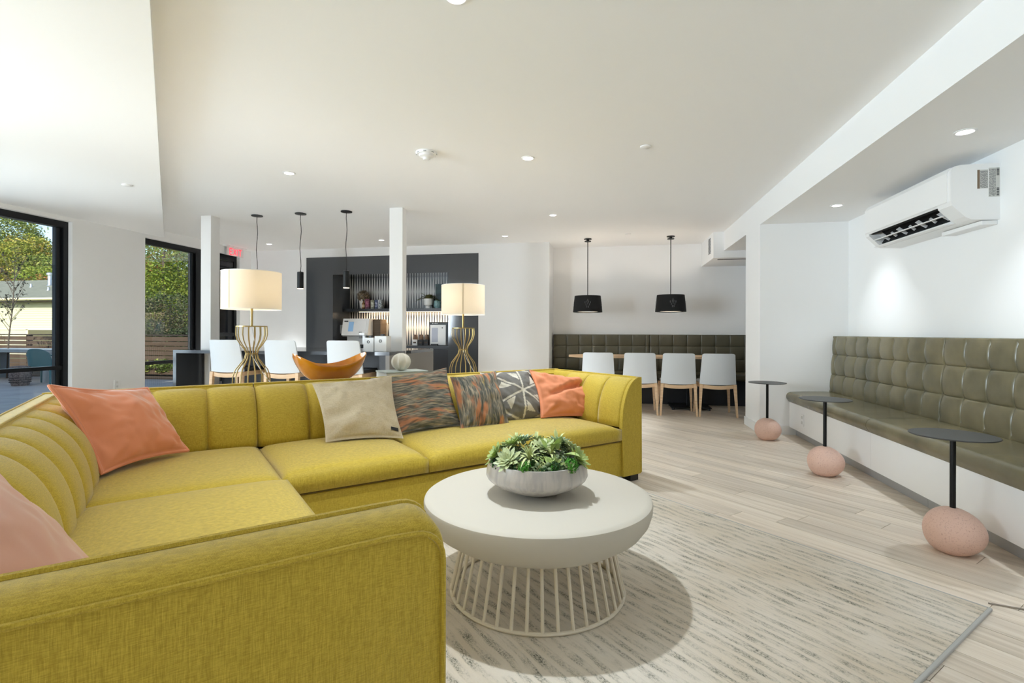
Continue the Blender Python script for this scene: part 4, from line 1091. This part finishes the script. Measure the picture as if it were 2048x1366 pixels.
# seat cushions
def cushion(u0, u1, v0, v1, z0, z1, crown, parent=so, r=.034):
    ns, nt_ = 26, 26
    def P(s, t, side):
        a, c = 2 * s - 1, 2 * t - 1
        ea = (1 - abs(a) ** 8) ; ec = (1 - abs(c) ** 8)
        zz = z1 + crown * (1 - a * a) * (1 - c * c) - r * (1 - max(ea * ec, 0) ** .45) if not side else z0 + .012 * (1 - max(ea * ec, 0) ** .5)
        ou_ = .012 * (1 - ((zz - (z0 + z1) / 2) / (z1 - z0) * 2) ** 2)
        return W((u0 + u1) / 2 + (u1 - u0) / 2 * a, (v0 + v1) / 2 + (v1 - v0) / 2 * c, zz)
    b = slab(B(), P, ns, nt_)
    return obj('seat_cushion', b, mustard, parent, True, angle=180)
cushion(-.30, .445, .97, 2.475, .298, .435, .022)
cushion(-.30, .43, 2.47, 3.29, .298, .425, .012)
cushion(.437, 1.166, 2.53, 3.29, .298, .420, .018)
cushion(1.172, 2.655, 2.53, 3.29, .298, .420, .018)
feet = mat('foot_dark', rgb(46, 42, 40), .5)
for q in ((2.76, 2.55), (2.76, 3.46), (.46, 3.46), (-.5, 3.46), (-.5, .86), (.32, .86), (.46, 2.60)): obj('foot', bx(q[0], q[0] + .08, q[1], q[1] + .08, 0, .05, mtx=M45), feet, so)

# ------------------------------------------------------------------ pillows
def pillow(name, label, m, C, T, seed=0, wr=.006, conc=.07, dent=None, n=40, col=None, uvs=True):
    """C = TL, TR, BR, BL corner positions (u,v,z)"""
    TL, TR, BR, BL = [W(*c) for c in C]
    cen = (TL + TR + BR + BL) / 4
    nrm = ((TR - TL) + (BR - BL)).cross((TL - BL) + (TR - BR)).normalized()
    if nrm.dot(Vector((0, 0, CAM_H)) - cen) < 0: nrm = -nrm
    def P(s, t, side):
        a, c = 2 * s - 1, 2 * t - 1
        a2 = a * (1 - conc * (1 - c * c)); c2 = c * (1 - conc * (1 - a * a))
        s2, t2 = (a2 + 1) / 2, (c2 + 1) / 2
        p = (BL * (1 - s2) + BR * s2) * (1 - t2) + (TL * (1 - s2) + TR * s2) * t2
        k = max((1 - a * a) * (1 - c * c), 0)
        h = T / 2 * k ** .55
        e = min(1, k * 6)
        wv = noise.noise(Vector((a * 2.2 + seed, c * 2.2, seed * 1.7))) * wr * 1.6 + noise.noise(Vector((a * 6 + c * 3 + seed, c * 5 - a * 2, seed))) * wr * .7
        for qa, qc in ((-1, -1), (1, -1), (1, 1), (-1, 1)):          # gathers running in from the corners
            rr_ = math.hypot(a - qa, c - qc); an = math.atan2(c - qc, a - qa)
            wv += wr * .9 * math.sin(an * 9 + seed) * math.exp(-(rr_ / .55) ** 2) * min(1, rr_ * 2.5)
        d = (dent(a, c) if dent and side == 0 else 0)
        return p + nrm * ((h + wv * e + d * e) * (1 if side == 0 else -1))
    b = slab(B(), P, n, n, uv=uvs, col=col)
    o = obj(name, b, m, smooth=True, angle=180, label=label, cat='cushion', group='scatter cushions on the sofa')
    edge = [P(*q) for q in ([(k / n, 0, 0) for k in range(n)] + [(1, k / n, 0) for k in range(n)] + [(1 - k / n, 1, 0) for k in range(n)] + [(0, 1 - k / n, 0) for k in range(n)])]
    return o, edge, P, nrm
def welt(o, edge, m, r=.006):
    obj('welt', tube(B(), edge, r, 7, closed=True), m, o, True)
o, e, P_, N_ = pillow('throw_pillow', 'coral velvet cushion leaning in the sofa corner', coral,
    [(-.43, 2.93, .835), (-.10, 3.34, .767), (.08, 3.13, .452), (-.245, 2.85, .448)], .21, 1.0, .010, .11,
    dent=lambda a, c: -.03 * math.exp(-((a + .35) ** 2 / .12 + (c - .85) ** 2 / .10)) - .03 * math.exp(-((a + .9) ** 2 / .08 + (c + .1) ** 2 / .12)))
welt(o, e, coral, .009)
o, e, P_, N_ = pillow('throw_pillow', 'coral cushion with pale sheen in its colour, against the near arm', coral_sheen,
    [(-.37, .98, .86), (-.36, 1.46, .85), (-.10, 1.46, .45), (-.10, .98, .45)], .15, 2.0, .006)
o, e, P_, N_ = pillow('throw_pillow', 'plain beige linen cushion with small dark tag', beige,
    [(.713, 3.215, .760), (1.222, 3.235, .785), (1.19, 2.945, .420), (.735, 2.975, .445)], .18, 3.0, .008, .075,
    dent=lambda a, c: -.028 * math.exp(-((a + .75) ** 2 / .12 + (c + .25) ** 2 / .05)) + .01 * math.exp(-((a + .5) ** 2 / .2 + (c + .55) ** 2 / .03)))
tg = [P_(.83, .075, 0), P_(.94, .075, 0), P_(.94, .115, 0), P_(.83, .115, 0)]
b = B(); lo = [b.verts.new(q + N_ * .003) for q in tg]; hi = [b.verts.new(q + N_ * .0055) for q in tg]
b.faces.new(lo[::-1]); b.faces.new(hi)
for i in range(4): b.faces.new((lo[i], lo[(i + 1) % 4], hi[(i + 1) % 4], hi[i]))
obj('fabric_tag', b, dark_pl, o)
pillow('throw_pillow', 'dark brushstroke cushion with sideways streaks next to the beige one', abs_h,
    [(1.10, 3.30, .768), (1.676, 3.334, .815), (1.655, 3.06, .432), (1.19, 3.05, .426)], .16, 4.0, .009, .075)
pillow('throw_pillow', 'brushstroke cushion with upright orange streaks in the middle', abs_v,
    [(1.643, 3.215, .757), (2.04, 3.235, .785), (1.985, 2.955, .412), (1.60, 2.975, .430)], .16, 5.0, .008, .075)
def geo_print(s, t, side):
    a, c = 2 * s - 1, 2 * t - 1
    g = (.185, .175, .16, 1.0); w = (.66, .62, .53, 1.0)
    x, y = (a - .15) , (c + .0)
    for an in (math.radians(20), math.radians(80), math.radians(140)):
        if abs(x * math.sin(an) - y * math.cos(an)) < .035: return w
    # arrowhead triangles in the sectors
    r = math.hypot(x, y); th = math.atan2(y, x) - math.radians(20)
    k = math.floor(th / (PI / 3)); ph = th - k * PI / 3
    lx, ly = r * math.cos(ph), r * math.sin(ph)
    if .42 < lx < .80 and .07 < ly < .07 + (lx - .42) * .95 and ly < .40: return w
    if r > 1.02 and abs(r - 1.06) < .03: return w
    return g
pillow('throw_pillow', 'grey cushion with cream star lines and triangles', geo_m,
    [(1.93, 3.29, .772), (2.412, 3.30, .775), (2.42, 3.05, .43), (1.925, 3.05, .42)], .16, 6.0, .007, .065, n=96, col=geo_print)
o, e, P_, N_ = pillow('throw_pillow', 'slouched coral cotton cushion against the far sofa arm', coral_b,
    [(2.36, 3.24, .772), (2.82, 3.13, .70), (2.855, 2.90, .40), (2.29, 3.00, .44)], .20, 7.0, .013, .11,
    dent=lambda a, c: -.05 * math.exp(-((a - c * .3 - .1) ** 2 / .5 + (c - .15 - a * .45) ** 2 / .012)) + .03 * math.exp(-((a - .1) ** 2 / .5 + (c - .55) ** 2 / .06)))
welt(o, e, coral_b, .006)

# ------------------------------------------------------------------ rug
rg_ = thing('rug', 'cream and grey streaked rug under the coffee table', 'rug', W(1.5, 1.9), PI / 4)
obj('pile', bx(.30, 2.625, .592, 3.1, .0005, .011, mtx=M45), rug_m, rg_)
ed = [W(.295, .585, .007), W(1.4, .585, .007), W(2.632, .585, .007), W(2.632, 1.8, .007), W(2.632, 3.1, .007)]
obj('binding', box(bx(.29, 2.634, .579, .592, .0005, .0125, .003, mtx=M45), 2.625, 2.634, .592, 3.1, .0005, .0125, .003, mtx=M45), bind_m, rg_)
obj('floor_cord', tube(B(), [(1.475, 2.33, .004), (1.60, 2.30, .004), (1.72, 2.25, .004), (1.80, 2.12, .004), (1.9, 1.9, .004)], .003, 6), mat('cord_grey', rgb(150, 140, 130), .6), smooth=True, label='thin grey cord on the floor by the rug corner', cat='cord')

# ------------------------------------------------------------------ coffee table
CT = (-.297, 2.10)
ct = thing('coffee_table', 'round cream coffee table on a flared wire cage', 'coffee table', (*CT, .011))
tp = [(.01, .402), (.44, .402), (.455, .400), (.465, .394), (.468, .384), (.466, .36), (.455, .325), (.43, .29), (.39, .262), (.34, .245), (.01, .243)]
obj('tabletop', lathe(B(), [(r, z - .0) for r, z in tp[::-1]], (*CT, .003), 96), table_white, ct, True)
def ringt(r, z, rad): return tube(B(), [(CT[0] + r * math.cos(q * PI / 36), CT[1] + r * math.sin(q * PI / 36), z) for q in range(72)], rad, 8, closed=True)
obj('base_ring', ringt(.355, .019, .0075), cage_cream, ct, True)
obj('top_ring', ringt(.302, .243, .0065), cage_cream, ct, True)
for k in range(40):
    a = k * 2 * PI / 40 + .04
    obj('rod', tube(B(), [(CT[0] + .355 * math.cos(a), CT[1] + .355 * math.sin(a), .019), (CT[0] + .302 * math.cos(a), CT[1] + .302 * math.sin(a), .245)], .0066, 7), cage_cream, ct, True)

# planter
PZ = .406
pb = thing('succulent_planter', 'wide grey ceramic bowl of mixed succulents on the coffee table', 'planter', (-.297, 2.085, PZ))
PC = (-.297, 2.085, PZ)
obj('bowl', lathe(B(), [(.045, 0), (.075, .006), (.13, .026), (.18, .050), (.203, .068), (.210, .082), (.208, .10), (.199, .140), (.193, .1405), (.198, .10), (.19, .08)], PC, 72, cap1=False), bowl_grey, pb, True)
obj('soil', lathe(B(), [(.19, .115), (.12, .135), (.05, .15), (.005, .153)], PC, 32), soil_m, pb, True)
def rosette(c, tilt, R, nl, col_m, core=True, up_=.5, w=.34):
    c = Vector(c); rn = random.Random(int(c.x * 1e4) ^ int(c.y * 1e4))
    z = Vector(tilt).normalized(); x = z.cross(Vector((.3, .9, .1))).normalized(); y = z.cross(x)
    core_b = B(); bmesh.ops.create_icosphere(core_b, subdivisions=1, radius=R * .22, matrix=Matrix.Translation(c))
    co = obj('rosette', core_b, col_m, pb, True)
    for k in range(nl):
        t = k / nl; a = k * 2.39996; el = up_ * (1.35 - 1.35 * t) + .12; L = R * (.35 + .65 * t)
        d = (x * math.cos(a) + y * math.sin(a)) * math.cos(el) + z * math.sin(el)
        s = d.cross(z).normalized(); nrm = s.cross(d).normalized()
        b = B(); ww = L * w; rows = []
        for q, (l_, w_, th) in enumerate(((.08, .45, .5), (.4, .85, 1), (.72, 1.0, .9), (.9, .6, .5))):
            p = c + d * L * l_ + z * L * .10 * l_ * l_ ; hw = ww * w_ * .5; tt = L * .05 * th
            rows.append([b.verts.new(p - s * hw + nrm * tt * .7), b.verts.new(p - nrm * tt), b.verts.new(p + s * hw + nrm * tt * .7), b.verts.new(p + nrm * tt * .5)])
        tip = b.verts.new(c + d * L * 1.03 + z * L * .13)
        for q in range(3):
            for i in range(4): b.faces.new((rows[q][i], rows[q][(i + 1) % 4], rows[q + 1][(i + 1) % 4], rows[q + 1][i]))
        for i in range(4): b.faces.new((rows[3][i], rows[3][(i + 1) % 4], tip))
        b.faces.new(rows[0][::-1])
        obj('leaf', b, col_m, co, True)
g1 = mat('succulent_sage', rgb(168, 180, 136), .5, var=((50, 50, 50), rgb(186, 194, 140), .4, .65))
g2 = mat('succulent_green', rgb(142, 164, 98), .5, var=((50, 50, 50), rgb(170, 186, 104), .4, .65))
g3 = mat('succulent_blue', rgb(148, 170, 142), .5, var=((50, 50, 50), rgb(168, 184, 150), .4, .65))
g4 = mat('succulent_dark', rgb(94, 116, 78), .5, var=((50, 50, 50), rgb(110, 126, 84), .4, .65))
air = mat('air_plant', rgb(192, 200, 142), .6)
def pp3(dx, dy, dz): return (PC[0] + dx, PC[1] + dy, PC[2] + dz)
# camera-right and camera-forward offsets
cr_, cf_ = Vector((.982, .19)), Vector((-.19, .982))
def cp(a, f, z): q = cr_ * a + cf_ * f; return pp3(q.x, q.y, z)
ros = [(-.118, -.118, .160, (-.4, -.6, .75), .064, 34, g1, .34), (-.165, -.045, .168, (-.85, -.15, .6), .062, 30, g2, .34), (.158, -.075, .160, (.75, -.35, .65), .066, 34, g2, .30),
       (.02, -.03, .192, (0, -.3, 1), .058, 28, g1, .32), (.065, -.135, .150, (.1, -.7, .6), .042, 22, g2, .32), (-.055, .06, .200, (-.1, .1, 1), .066, 28, g3, .32), (.10, .06, .195, (.2, .1, 1), .062, 28, g3, .32),
       (-.10, .02, .195, (-.3, 0, 1), .060, 26, g2, .32), (.14, .02, .182, (.5, .1, .9), .060, 28, g1, .30), (.02, .13, .178, (0, .5, .9), .055, 20, g2, .34), (-.13, .10, .165, (-.5, .4, .9), .055, 20, g1, .34),
       (.125, .11, .165, (.5, .4, .9), .05, 20, g2, .34), (-.065, -.155, .148, (-.2, -.8, .5), .032, 18, air, .3), (.0, -.168, .143, (0, -.85, .4), .028, 16, air, .3), (.115, -.145, .146, (.4, -.8, .5), .034, 18, g1, .3), (.05, .0, .195, (.1, -.2, 1), .05, 24, g2, .3)]
for a, f, z, t, R, nl, mm, ww in ros:
    tv = cr_ * t[0] + cf_ * t[1]
    rosette(cp(a, f, z), (tv.x, tv.y, t[2]), R, nl, mm, w=ww, up_=.62)
def airplant(c, n, L, seed):
    rn = random.Random(seed); b = B()
    for k in range(n):
        a = rn.uniform(0, 2 * PI); el = rn.uniform(.35, 1.4); d = Vector((math.cos(a) * math.cos(el), math.sin(a) * math.cos(el), math.sin(el)))
        leaf(b, c, d, L * rn.uniform(.7, 1.15), .0095, .35 + .5 * (1 - el / 1.4), 5, .35)
    obj('air_plant', b, air, pb, True)
airplant(cp(-.035, -.11, .165), 34, .105, 1); airplant(cp(.09, .045, .185), 26, .10, 2); airplant(cp(-.085, .04, .19), 26, .09, 3); airplant(cp(.05, -.07, .175), 22, .075, 4); airplant(cp(.0, .06, .19), 22, .085, 5)
# broad curled leaves
for a, f, z, d, L in ((.06, -.06, .19, (.5, -.5, .7), .075), (.03, -.05, .19, (-.3, -.2, 1), .07), (.085, -.05, .19, (.2, -.2, 1), .075), (.10, -.09, .175, (.9, -.4, .3), .08), (.05, -.10, .17, (.0, -.9, -.1), .06)):
    b = B(); leaf(b, cp(a, f, z), d, L, .04, .2, 5, .5); obj('leaf', b, g2, pb, True)
# moss tufts and beads
def tuft(c, rad, n, m, seed, size=.006):
    obj('moss', puffball(c, rad, n, size, random.Random(seed)), m, pb, kind='stuff')
moss_b = mat('moss_bright', rgb(66, 128, 34), .9)
tuft(cp(-.055, -.165, .145), .028, 160, moss_b, 1); tuft(cp(.125, -.14, .15), .032, 180, moss_b, 2)
tuft(cp(-.01, -.13, .145), .03, 140, moss_m, 3); tuft(cp(.06, -.15, .142), .028, 140, moss_m, 4); tuft(cp(-.16, -.09, .145), .03, 120, moss_m, 5)
tuft(cp(.0, .0, .135), .08, 620, g4, 6, .009); tuft(cp(.1, .05, .135), .065, 420, g4, 7, .008); tuft(cp(-.1, .05, .135), .065, 420, g4, 8, .008); tuft(cp(-.09, -.08, .13), .06, 420, g4, 9, .008); tuft(cp(.09, -.08, .13), .06, 420, g4, 10, .008); tuft(cp(.0, -.09, .125), .06, 420, g2, 11, .007)
for q_ in range(14):
    a_ = -PI * (.08 + .84 * q_ / 13); tuft(cp(.172 * math.cos(a_), .172 * math.sin(a_), .136), .021, 70, (moss_m, g4, moss_b)[q_ % 3], 20 + q_, .006)
for i, (a, f, z, r) in enumerate(((.02, -.165, .145, .013), (.04, -.17, .14, .011), (-.005, -.16, .155, .012), (.035, -.155, .157, .010))):
    b = B(); bmesh.ops.create_icosphere(b, subdivisions=2, radius=r, matrix=Matrix.Translation(cp(a, f, z))); obj('bead_leaf', b, g4, pb, True)

# ------------------------------------------------------------------ outdoors
struct('ground', bx(-90, XL - .2, -30, 90, -.6, -.3), mat('lawn_soil', rgb(84, 92, 60), .95))
pt = struct('patio', bx(-17, XL - .19, -2, 10.2, -.3, -.075), grout_m)
for i in range(8):
    for j in range(7):
        obj('slab', bx(-16.9 + i * 1.32, -16.9 + (i + 1) * 1.32 - .012, -1.9 + j * 1.72, -1.9 + (j + 1) * 1.72 - .012, -.075, -.05), concrete, pt)
struct('planting_bed', bx(-24, XL - .2, 10.2, 14.5, -.3, -.03), bedsoil)
FY = 10.62
fe = thing('slat_fence', 'brown horizontal slat fence beyond the patio', 'fence', (-14, FY, -.05))
for k in range(8):
    z = .02 + k * .118
    for x0, x1 in ((-22, -18.6), (-18.59, -15.0), (-14.99, -12.0), (-11.99, -9.2), (-9.19, -6.6)):
        obj('slat', bx(x0, x1, FY - .012, FY + .012, z, z + .10), wood_fence, fe)
for x in (-22, -18.6, -15.0, -12.0, -9.2, -6.7): obj('post', bx(x - .05, x + .05, FY + .012, FY + .10, -.3, .98), mat('post_brown', rgb(52, 42, 36), .8) if 'post_brown' not in MATS else MATS['post_brown'], fe)
obj('top_rail', bx(-22, -6.6, FY - .04, FY + .06, .975, 1.0), MATS['post_brown'], fe)
# neighbouring house
hs = thing('house', 'cream lap-sided house with grey shingle roof beyond the fence', 'house', (-36, 27, -.3))
b = B()
for k in range(24):
    z = -.3 + k * .135
    prism(b, [(24.0, z), (23.978, z), (23.996, z + .138), (24.0, z + .138)], -52, -28.4, 'x')
obj('siding', b, siding_m, hs, kind='stuff')
obj('wall', bx(-52, -28.4, 24.0, 32, -.3, 2.95), siding_m, hs)
obj('fascia', bx(-52.4, -28.0, 23.45, 23.52, 2.86, 3.02), fascia_m, hs)
obj('soffit', bx(-52.4, -28.0, 23.52, 24.0, 2.80, 2.84), mat('soffit_brown', rgb(92, 82, 60), .8), hs)
obj('gutter', tube(B(), [(-52.4, 23.40, 2.95), (-28.0, 23.40, 2.95)], .06, 8), fascia_m, hs, True)
obj('roof', prism(B(), [(23.4, 2.98), (28.2, 4.62), (33, 2.98), (33, 2.9), (28.2, 4.5), (23.4, 2.9)], -52.4, -28.0, 'x'), roof_m, hs)
wf = obj('window', box(box(box(bx(-33.9, -31.5, 23.93, 24.0, 1.16, 1.30), -33.9, -33.75, 23.93, 24.0, -.1, 1.2), -31.65, -31.5, 23.93, 24.0, -.1, 1.2), -52, -33.9, 23.95, 24.0, 1.17, 1.28), fascia_m, hs)
obj('pane', bx(-33.75, -31.65, 23.96, 24.0, -.1, 1.17), mat('house_window', rgb(96, 92, 66), .4), wf)
for x, y, h, r, t in ((-35.75, 26.6, .72, .10, 1), (-36.7, 26.2, .26, .06, 0), (-34.1, 25.3, .24, .06, 0)):
    zz = 2.98 + (y - 23.4) * 1.64 / 4.8 - .05
    v_ = obj('roof_vent', lathe(B(), [(r * 1.8, 0), (r, .1), (r, h)] + ([(r * 1.7, h), (r * 1.7, h + .12), (r * .6, h + .16)] if t else []), (x, y, zz), 14), metal_vent, hs, True)
# outdoor furniture
tbm = mat('outdoor_grey', rgb(150, 158, 160), .6)
ot = thing('outdoor_table', 'grey outdoor table on the patio beyond the window', 'table', (-12.6, 9.3, -.05))
TY0, TY1 = 9.0, 9.9
obj('top', bx(-14.6, -11.9, TY0, TY1, .60, .665, .004), tbm, ot)
obj('leg_panel', bx(-14.6, -14.52, TY0, TY1, -.05, .60), tbm, ot); obj('leg_panel', bx(-12.35, -11.9, TY0, TY1, -.05, .60), tbm, ot)
oc = thing('patio_chair', 'teal moulded plastic chair at the patio table', 'chair', (-11.9, 8.78, -.05), .35)
def PB(s, t, side):
    q = 2 * s - 1; hw = .24 - .03 * t
    return (q * hw, -.22 - .09 * t + .10 * q * q + (-.014 if side else 0), .40 + .36 * t - .10 * abs(q) ** 3 * t)
obj('back', slab(B(), PB, 14, 8), teal_pl, oc, True, world=False, angle=60)
obj('seat', bx(-.23, .23, -.22, .22, .37, .40, .012), teal_pl, oc, True, world=False)
for sx in (-1, 1):
    for sy in (-1, 1): obj('leg', tube(B(), [(sx * .2, sy * .18, .38), (sx * .25, sy * .25, 0)], [.022, .016], 10), teal_pl, oc, True, world=False)
    obj('arm', tube(B(), [(sx * .22, -.2, .62), (sx * .26, 0, .58), (sx * .25, .2, .56), (sx * .23, .22, .38)], .016, 8), teal_pl, oc, True, world=False)
pf = thing('wicker_stool', 'grey-brown woven drum stool on the patio', 'stool', (-11.98, 8.36, -.05))
wick = mat('woven_rope', rgb(126, 112, 106), .8, bump=((40, 40, 40), .8, .01), var=((45, 45, 45), rgb(84, 72, 68), .45, .6))
obj('body', lathe(B(), [(.135, 0), (.165, .12), (.175, .24), (.165, .36), (.148, .40), (.05, .41)], (-11.98, 8.36, -.05), 36), wick, pf, True)
b = B()
for q in range(40):
    for j in range(5): 
        a = q * 2 * PI / 40; rr_ = .166 + .006 * math.sin(j)
        bmesh.ops.create_cube(b, size=.012, matrix=Matrix.Translation((-11.98 + rr_ * math.cos(a), 8.36 + rr_ * math.sin(a), .03 + j * .045)))
obj('weave_holes', b, mat('weave_dark', rgb(52, 44, 42), .9), pf, kind='stuff')

# trees and shrubs
def leaf_mat(name):
    m = bpy.data.materials.new(name); m.use_nodes = True; nt = m.node_tree; b = nt.nodes['Principled BSDF']
    b.inputs['Roughness'].default_value = .6; b.inputs['Specular IOR Level'].default_value = .25
    a = nt.nodes.new('ShaderNodeAttribute'); a.attribute_name = 'tint'; nt.links.new(a.outputs['Color'], b.inputs['Base Color'])
    o = nt.nodes['Material Output']; t = nt.nodes.new('ShaderNodeBsdfTranslucent'); nt.links.new(a.outputs['Color'], t.inputs[0])
    x = nt.nodes.new('ShaderNodeMixShader'); x.inputs[0].default_value = .3
    nt.links.new(b.outputs[0], x.inputs[1]); nt.links.new(t.outputs[0], x.inputs[2]); nt.links.new(x.outputs[0], o.inputs[0])
    return m
leaf_m = leaf_mat('tree_leaves')
def foliage(parent, lobes, n, size, cols, seed, name='foliage'):
    rn = random.Random(seed); vs = []; fs = []; tints = []
    tot = sum(l[3] * l[4] for l in lobes)
    for (cx, cy, cz, rh, rv) in lobes:
        m = int(n * rh * rv / tot)
        for _ in range(m):
            d = Vector((rn.gauss(0, 1), rn.gauss(0, 1), rn.gauss(0, 1))).normalized(); k = rn.uniform(.55, 1.0) ** .6
            bump_ = 1 + .22 * noise.noise(Vector((cx + d.x * 2.2, cy + d.y * 2.2, cz + d.z * 2.2)))
            p = Vector((cx, cy, cz)) + Vector((d.x * rh, d.y * rh, d.z * rv)) * k * bump_
            s = Vector((rn.gauss(0, 1), rn.gauss(0, 1), rn.gauss(0, .6))).normalized(); t = s.cross(Vector((rn.gauss(0, 1), rn.gauss(0, 1), rn.gauss(0, 1)))).normalized()
            L = size * rn.uniform(.7, 1.4); i = len(vs)
            vs += [p - s * L, p - t * L * .6, p + s * L, p + t * L * .6]; fs.append((i, i + 1, i + 2, i + 3))
            c = cols[min(len(cols) - 1, int(abs(noise.noise(p * .45 + Vector((seed, 0, 0)))) * 1.6 * len(cols) + rn.random() * 1.6) % len(cols))]
            f = rn.uniform(.75, 1.25); tints += [(c[0] * f, c[1] * f, c[2] * f, 1)] * 4
    me = bpy.data.meshes.new(name); inv = WM[parent.name].inverted()
    me.from_pydata([inv @ v for v in vs], [], fs)
    at = me.color_attributes.new('tint', 'FLOAT_COLOR', 'POINT')
    at.data.foreach_set('color', [q for t in tints for q in t])
    me.materials.append(leaf_m); o = bpy.data.objects.new(name, me); COL.objects.link(o); o.parent = parent; o['kind'] = 'stuff'
    WM[o.name] = WM[parent.name]
    return o
GR = [rgb(108, 126, 54), rgb(142, 152, 72), rgb(78, 98, 40), rgb(164, 168, 88), rgb(96, 114, 48)]
GY = [rgb(150, 152, 58), rgb(120, 132, 48), rgb(176, 166, 78), rgb(84, 100, 36), rgb(140, 118, 52)]
GO = [rgb(110, 130, 48), rgb(150, 158, 62), rgb(128, 146, 52), rgb(84, 106, 38), rgb(124, 140, 54), rgb(160, 118, 66)]
def tree(x, y, h, lobes, n, size, cols, seed, label, r=.22, group=None):
    t = thing('tree', label, 'tree', (x, y, -.3), 0, group)
    obj('trunk', tube(B(), [(x, y, -.3), (x + .1, y, h * .4), (x, y + .1, h * .8)], [r, r * .7, r * .3], 10), bark, t, True)
    foliage(t, lobes, n, size, cols, seed)
    return t
GTn = 'trees beyond the fence'
def at(px, Y):      # ground point under a picture column, on the line y = Y
    d = rx * ((px - 1024) / F_PX) + fw; k = Y / d.y; return d.x * k
for i, (px, y, h, w, cols, lab) in enumerate((
        (-30, 38, 14.0, 4.6, GR, 'tall dark green tree behind the house roof at the window edge'),
        (10, 39, 12.4, 3.3, GR, 'broad green tree rising behind the house roof'),
        (56, 37, 9.7, 2.7, GY, 'yellowing tree behind the roof vent pipe'),
        (104, 37, 8.0, 2.7, GR, 'lower green tree beside the window jamb behind the roof'),
        (84, 34, 6.2, 2.2, GO, 'small reddish tree just behind the roof ridge'))):
    x = at(px, y); k = h - w * .9
    tree(x, y, h, [(x, y, k, w, w * .95), (x - w * .5, y - .6, k - w * .9, w * .95, w), (x + w * .55, y - .4, k - w * .8, w * .9, w * .9), (x, y, k - w * 1.7, w, w)], 42000, .085, cols, 20 + i, lab, .3, GTn)
for i, (px, Y, h, w, cols, lab) in enumerate((
        (322, 15.0, 4.9, 1.75, GO, 'dense reddish green tree filling the narrow window'),
        (352, 17.5, 4.6, 1.6, GO, 'green tree with orange tips beside the door mullion'),
        (396, 19, 4.7, 1.6, GR, 'green tree seen past the white pillar'),
        (452, 16.5, 3.6, 1.5, GY, 'bright green tree seen through the glazed door'),
        (292, 18, 5.6, 1.7, GR, 'green tree half hidden by the wall edge'))):
    x = at(px, Y); k = h - w * .8
    tree(x, Y, h, [(x, Y, k, w, w), (x - .5, Y - .5, k - w, w * 1.1, w), (x + .6, Y - .3, k - w * 1.1, w, w), (x, Y, k - w * 1.9, w * 1.2, w * .9)], 34000, .040, cols, 40 + i, lab, .12, GTn)
GD = [rgb(70, 84, 52), rgb(96, 104, 70), rgb(120, 116, 84), rgb(60, 66, 44), rgb(130, 120, 90)]
for i, (px, Y, h, w, cols, lab) in enumerate((
        (306, 11.6, 1.9, .75, GD, 'wispy grey-green shrub at the narrow window edge'), (335, 12.0, 2.1, .8, GD, 'tall wispy shrub in the planting bed outside'),
        (372, 11.9, 1.2, .6, GD, 'low shrub in front of the fence by the mullion'), (350, 10.9, .45, .45, GR, 'low green groundcover clump in the planting bed'),
        (310, 10.9, .4, .45, GR, 'small green clump at the patio edge'))):
    x = at(px, Y)
    t = thing('shrub', lab, 'shrub', (x, Y, -.05), 0, 'shrubs in the planting bed')
    b = B(); rn = random.Random(60 + i)
    for q in range(14):
        a = rn.uniform(0, 6.28); tube(b, [(x, Y, -.05), (x + .25 * w * math.cos(a), Y + .25 * w * math.sin(a), h * .5), (x + .7 * w * math.cos(a), Y + .7 * w * math.sin(a), h * rn.uniform(.7, 1))], [.012, .008, .003], 5)
    obj('stems', b, bark, t, kind='stuff')
    foliage(t, [(x, Y, h * .62, w, h * .42), (x, Y, h * .3, w * .8, h * .3)], 6000, .026, cols, 70 + i)
# sapling outside the left window
sx_, sy_ = at(14, 9.6), 9.6
sp = thing('sapling', 'slender young tree with sparse dark leaves outside the left window', 'tree', (sx_, sy_, -.05))
rn = random.Random(9); bl = B(); lv = B()
trunk = [(sx_, sy_, -.05), (sx_ + .05, sy_, .9), (sx_ + .18, sy_, 1.7), (sx_ + .22, sy_, 2.5)]
obj('trunk', tube(B(), trunk, [.020, .016, .011, .005], 8), bark, sp, True)
for q in range(26):
    t = rn.uniform(.25, 1); i = min(2, int(t * 3)); f = t * 3 - i; p = Vector(trunk[i]).lerp(Vector(trunk[i + 1]), f)
    a = rn.uniform(0, 6.28); L = rn.uniform(.35, .9) * (1.25 - .5 * t); e = p + Vector((math.cos(a) * L * .55, math.sin(a) * L * .4, L * .9))
    tube(bl, [p, p.lerp(e, .5) + Vector((0, 0, -.04)), e], [.007, .005, .002], 5)
    for k in range(11):
        c = p.lerp(e, rn.uniform(.35, 1.05)) + Vector((rn.gauss(0, .04), rn.gauss(0, .04), rn.gauss(0, .04)))
        leaf(lv, c, (rn.gauss(0, 1), rn.gauss(0, 1), rn.gauss(-.3, .5)), rn.uniform(.05, .085), .04, .3, 2)
obj('branches', bl, bark, sp, True, kind='stuff')
obj('leaves', lv, mat('dark_leaf', rgb(52, 50, 36), .6), sp, kind='stuff')
